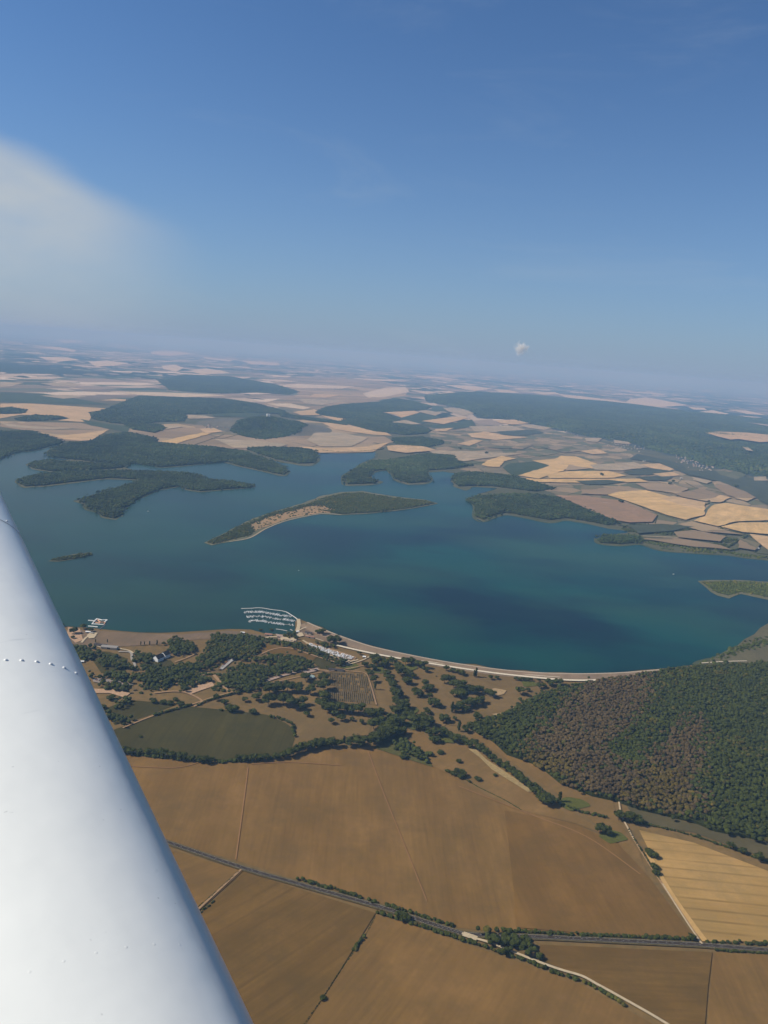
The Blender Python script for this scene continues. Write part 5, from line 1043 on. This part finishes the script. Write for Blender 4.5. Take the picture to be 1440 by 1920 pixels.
for P in (Z4([(330, 560), (450, 520), (600, 478), (610, 500), (480, 535), (360, 575)]), Z4([(600, 500), (700, 480), (720, 495), (620, 520)]), Z4([(430, 270), (420, 250), (540, 270), (560, 300), (440, 285)])):
    tag(sheet('car_park', unp(P), 2.2, plain('pink_gravel', (.34, .25, .20), .9, .1, .15)), kind='structure')

# ------------------------------------------------------------------ the wing outside the window
eye = np.array((0, 0, CAM_H))
def at(px, py, dist):
    d = CR @ np.array([(px-720)/F, -(py-960)/F, -1.0]); return eye+d*dist           # dist = depth along the view axis
WP1 = at(470, 1925, .95); WP2 = at(8, 945, 2.65)
span = WP2-WP1; span /= np.linalg.norm(span); upv = np.array((0, 0, 1.)); upv = upv-span*(upv@span); upv /= np.linalg.norm(upv)
back = np.cross(upv, span); 
if back[0] > 0: back = -back
CH = 1.55; NL, NH = .30, .175
_b = back; back = _b*math.cos(R(7))-upv*math.sin(R(7)); upv = upv*math.cos(R(7))+_b*math.sin(R(7))
def skin(x):
    """half thickness of the section x metres behind the leading edge"""
    if x < NL: return NH*max(0.0, 1-(1-x/NL)**2.15)**(1/2.15)
    return NH*(1-((x-NL)/(CH-NL))**1.9)
def sec_pt(c):
    """c: metres along the chord, negative under the nose"""
    x = abs(c); return x, (skin(x) if c >= 0 else -skin(x)*.8)
n_ = 46; xs_ = [NL*(1-math.cos(math.pi/2*i/26)) for i in range(27)]+[NL+(CH-NL)*(i/18) for i in range(1, 19)]
SEC = [sec_pt(x) for x in xs_[::-1]]+[sec_pt(-x) for x in xs_[1:-1]]
def wpt(s_, c, off=0.0):
    """point on the skin: s_ metres out along the span, c metres round from the leading edge; its normal and tangent"""
    (x, y), (x2, y2) = sec_pt(c), sec_pt(c+1e-4)
    tx, ty = x2-x, y2-y; l = math.hypot(tx, ty); nx_, ny_ = -ty/l, tx/l; k = 1-.035*s_
    p = WP1+span*s_+back*(x*k)+upv*(y*k)+(back*nx_+upv*ny_)*off; return p, back*nx_+upv*ny_, back*(tx/l)+upv*(ty/l)
st_s = np.linspace(-.9, 6.5, 40); ns = len(SEC); v = []
for s_ in st_s:
    k_ = 1-.035*s_
    for x, y in SEC: v.append(WP1+span*s_+back*x*k_+upv*y*k_)
f = [(i*ns+j, (i+1)*ns+j, (i+1)*ns+(j+1) % ns, i*ns+(j+1) % ns) for i in range(len(st_s)-1) for j in range(ns)]+[tuple(range(ns)), tuple(range((len(st_s)-1)*ns, len(st_s)*ns))[::-1]]
m, t, b = new_mat('wing_paint', .34, .5); g = G(t)
b.inputs['Coat Weight'].default_value = .35; b.inputs['Coat Roughness'].default_value = .12
dirt = g.noise(2.2, 6, .6, .6, (1, 3, 1), .45, .85); spk = g.noise(90, 2, .5, lo=.76, hi=.80); scr = g.noise(30, 3, .5, R(35), (1, .06, 1), .70, .78)
c = g.mix(g.math('MULTIPLY', dirt, .22), (.80, .81, .78), (.52, .54, .54)); c = g.mix(g.math('MULTIPLY', spk, .5), c, (.30, .30, .29)); c = g.mix(g.math('MULTIPLY', scr, .25), c, (.4, .42, .42)); g.link(c, b.inputs[0])
bp = g.node('ShaderNodeBump'); bp.inputs['Strength'].default_value = .5; bp.inputs['Distance'].default_value = .004; g.link(g.noise(6, 3, .5, lo=.2, hi=.8), bp.inputs['Height']); g.link(bp.outputs[0], b.inputs['Normal'])
PAINT = m
wing = mesh_obj('aircraft_wing', [(p-eye) for p in v], f, PAINT, smooth=True); wing.location = eye
tag(wing, 'glossy white aircraft wing with riveted rounded leading edge', 'wing')
rv = plain('rivet_metal', (.72, .74, .75), .3, .5)
def rivets(s_, cs, r_, name='rivet', h=.6, mat=None):
    for c in cs:
        vs = []; fs = []
        p, n_, tg = wpt(s_, c); k = len(vs)
        for (q, hh) in ((1, -.1), (.85, .45), (.5, .85)):
            for j in range(8): vs.append(p-eye+(span*math.cos(j*math.pi/4)+tg*math.sin(j*math.pi/4))*r_*q+n_*r_*h*hh)
        vs.append(p-eye+n_*r_*h)
        for w in range(2):
            for j in range(8): fs.append((k+8*w+j, k+8*w+(j+1) % 8, k+8*w+8+(j+1) % 8, k+8*w+8+j))
        for j in range(8): fs.append((k+16+j, k+16+(j+1) % 8, k+24))
        mesh_obj(name, vs, fs, mat or rv, wing, smooth=True)
def seam(s_, w, mat):
    cs = [-.12+.12*(1-i/16)**0*(i/16) if i < 16 else .9*((i-16)/44)**2 for i in range(61)]; vs = []
    for c in cs:
        for ds in (-w, w): p, n_, _ = wpt(s_+ds, c, .0008); vs.append(p-eye)
    return mesh_obj('panel_seam', vs, [(2*i, 2*i+1, 2*i+3, 2*i+2) for i in range(60)], mat, wing)
SEAMM = plain('seam', (.10, .11, .12))

# ------------------------------------------------------------------ cloud and haze
def proj(p):
    q = CR.T @ (np.array(p)-eye); return (720+F*q[0]/-q[2], 960-F*q[1]/-q[2])
def arc(c0, s_, n, gap):
    """chord fractions spaced gap metres apart along the skin, starting at c0 and going back"""
    out = [c0]; c = c0; acc = 0; pp = wpt(s_, c)[0]
    while len(out) < n:
        c += .0006; q = wpt(s_, c)[0]; acc += np.linalg.norm(q-pp); pp = q
        if acc >= gap: out.append(c); acc = 0
    return out
def find_s(px, py):
    best = (1e9, 0, 0)
    for s_ in np.linspace(-.5, 4, 226):
        for c in list(np.linspace(-.05, .0, 8))+list(.5*np.linspace(0, 1, 60)**2):
            X, Y = proj(wpt(s_, c)[0]); d = (X-px)**2+(Y-py)**2
            if d < best[0]: best = (d, s_, c)
    return best[1:]
s1, c1 = find_s(143, 1262); rivets(s1, arc(c1, s1, 26, .027), .0042)
s2, c2 = find_s(20, 985); seam(s2, .0022, SEAMM); rivets(s2+.03, arc(.0001, s2, 16, .045), .005)
s3, c3 = find_s(375, 1778); rivets(s3, arc(c3, s3, 18, .034), .0020, h=.06, mat=PAINT)
print('wing s', s1, c1, s2, c2, s3, c3)
cm, ct, cb_ = new_mat('cloud_vapour', 1.0, 0.0); cb_.inputs[0].default_value = (.85, .86, .88, 1)
vm = ct.nodes.new('ShaderNodeVolumePrincipled'); vm.inputs['Color'].default_value = (1, 1, 1, 1)
gq = G(ct); tcn = ct.nodes.new('ShaderNodeTexCoord'); nz2 = ct.nodes.new('ShaderNodeTexNoise'); nz2.inputs['Scale'].default_value = 2.3; nz2.inputs['Detail'].default_value = 2; ct.links.new(tcn.outputs['Object'], nz2.inputs['Vector'])
lnn = ct.nodes.new('ShaderNodeVectorMath'); lnn.operation = 'LENGTH'; ct.links.new(tcn.outputs['Object'], lnn.inputs[0])
dn = gq.math('SUBTRACT', gq.math('MULTIPLY', nz2.outputs['Fac'], 2.4), gq.math('ADD', gq.math('MULTIPLY', lnn.outputs['Value'], 1.25), .30)); dn = gq.math('MAXIMUM', dn, 0.0)
ct.links.new(gq.math('MULTIPLY', dn, .012), vm.inputs['Density'])
for l_ in list(ct.links):
    if l_.to_node.type == 'OUTPUT_MATERIAL': ct.links.remove(l_)
ct.links.new(vm.outputs[0], ct.nodes['Material Output'].inputs['Volume'])
cdv = pixdir(977, 653); cp = np.array(cdv)*22000+eye
cl = mesh_obj('cloud', ICO[3][0], ICO[3][1], cm); cl.location = cp; cl.scale = (260, 260, 240); tag(cl, 'single small white cloud puff low in the sky', 'cloud', kind='stuff')

hm = bpy.data.materials.new('haze'); hm.use_nodes = True; ht = hm.node_tree; ht.nodes.clear(); ho_ = ht.nodes.new('ShaderNodeOutputMaterial'); hv = ht.nodes.new('ShaderNodeVolumePrincipled')
hv.inputs['Color'].default_value = (.27, .50, .86, 1); hv.inputs['Absorption Color'].default_value = (.385, .19, 0, 1); hv.inputs['Density'].default_value = 5.2e-5; hv.inputs['Anisotropy'].default_value = .0
ht.links.new(hv.outputs[0], ho_.inputs['Volume'])
v, f = boxm(-175000, 175000, -175000, 175000, -1.0, 905)
tag(mesh_obj('haze', v, f, hm), 'pale blue summer haze over the whole landscape', 'haze', kind='stuff')

# a kind of which no copy was placed leaves nothing behind
for o in [q for q in S.objects if q.parent is None and q.type == 'EMPTY' and 'category' not in q]:
    for k in list(o.children_recursive)+[o]: bpy.data.objects.remove(k)
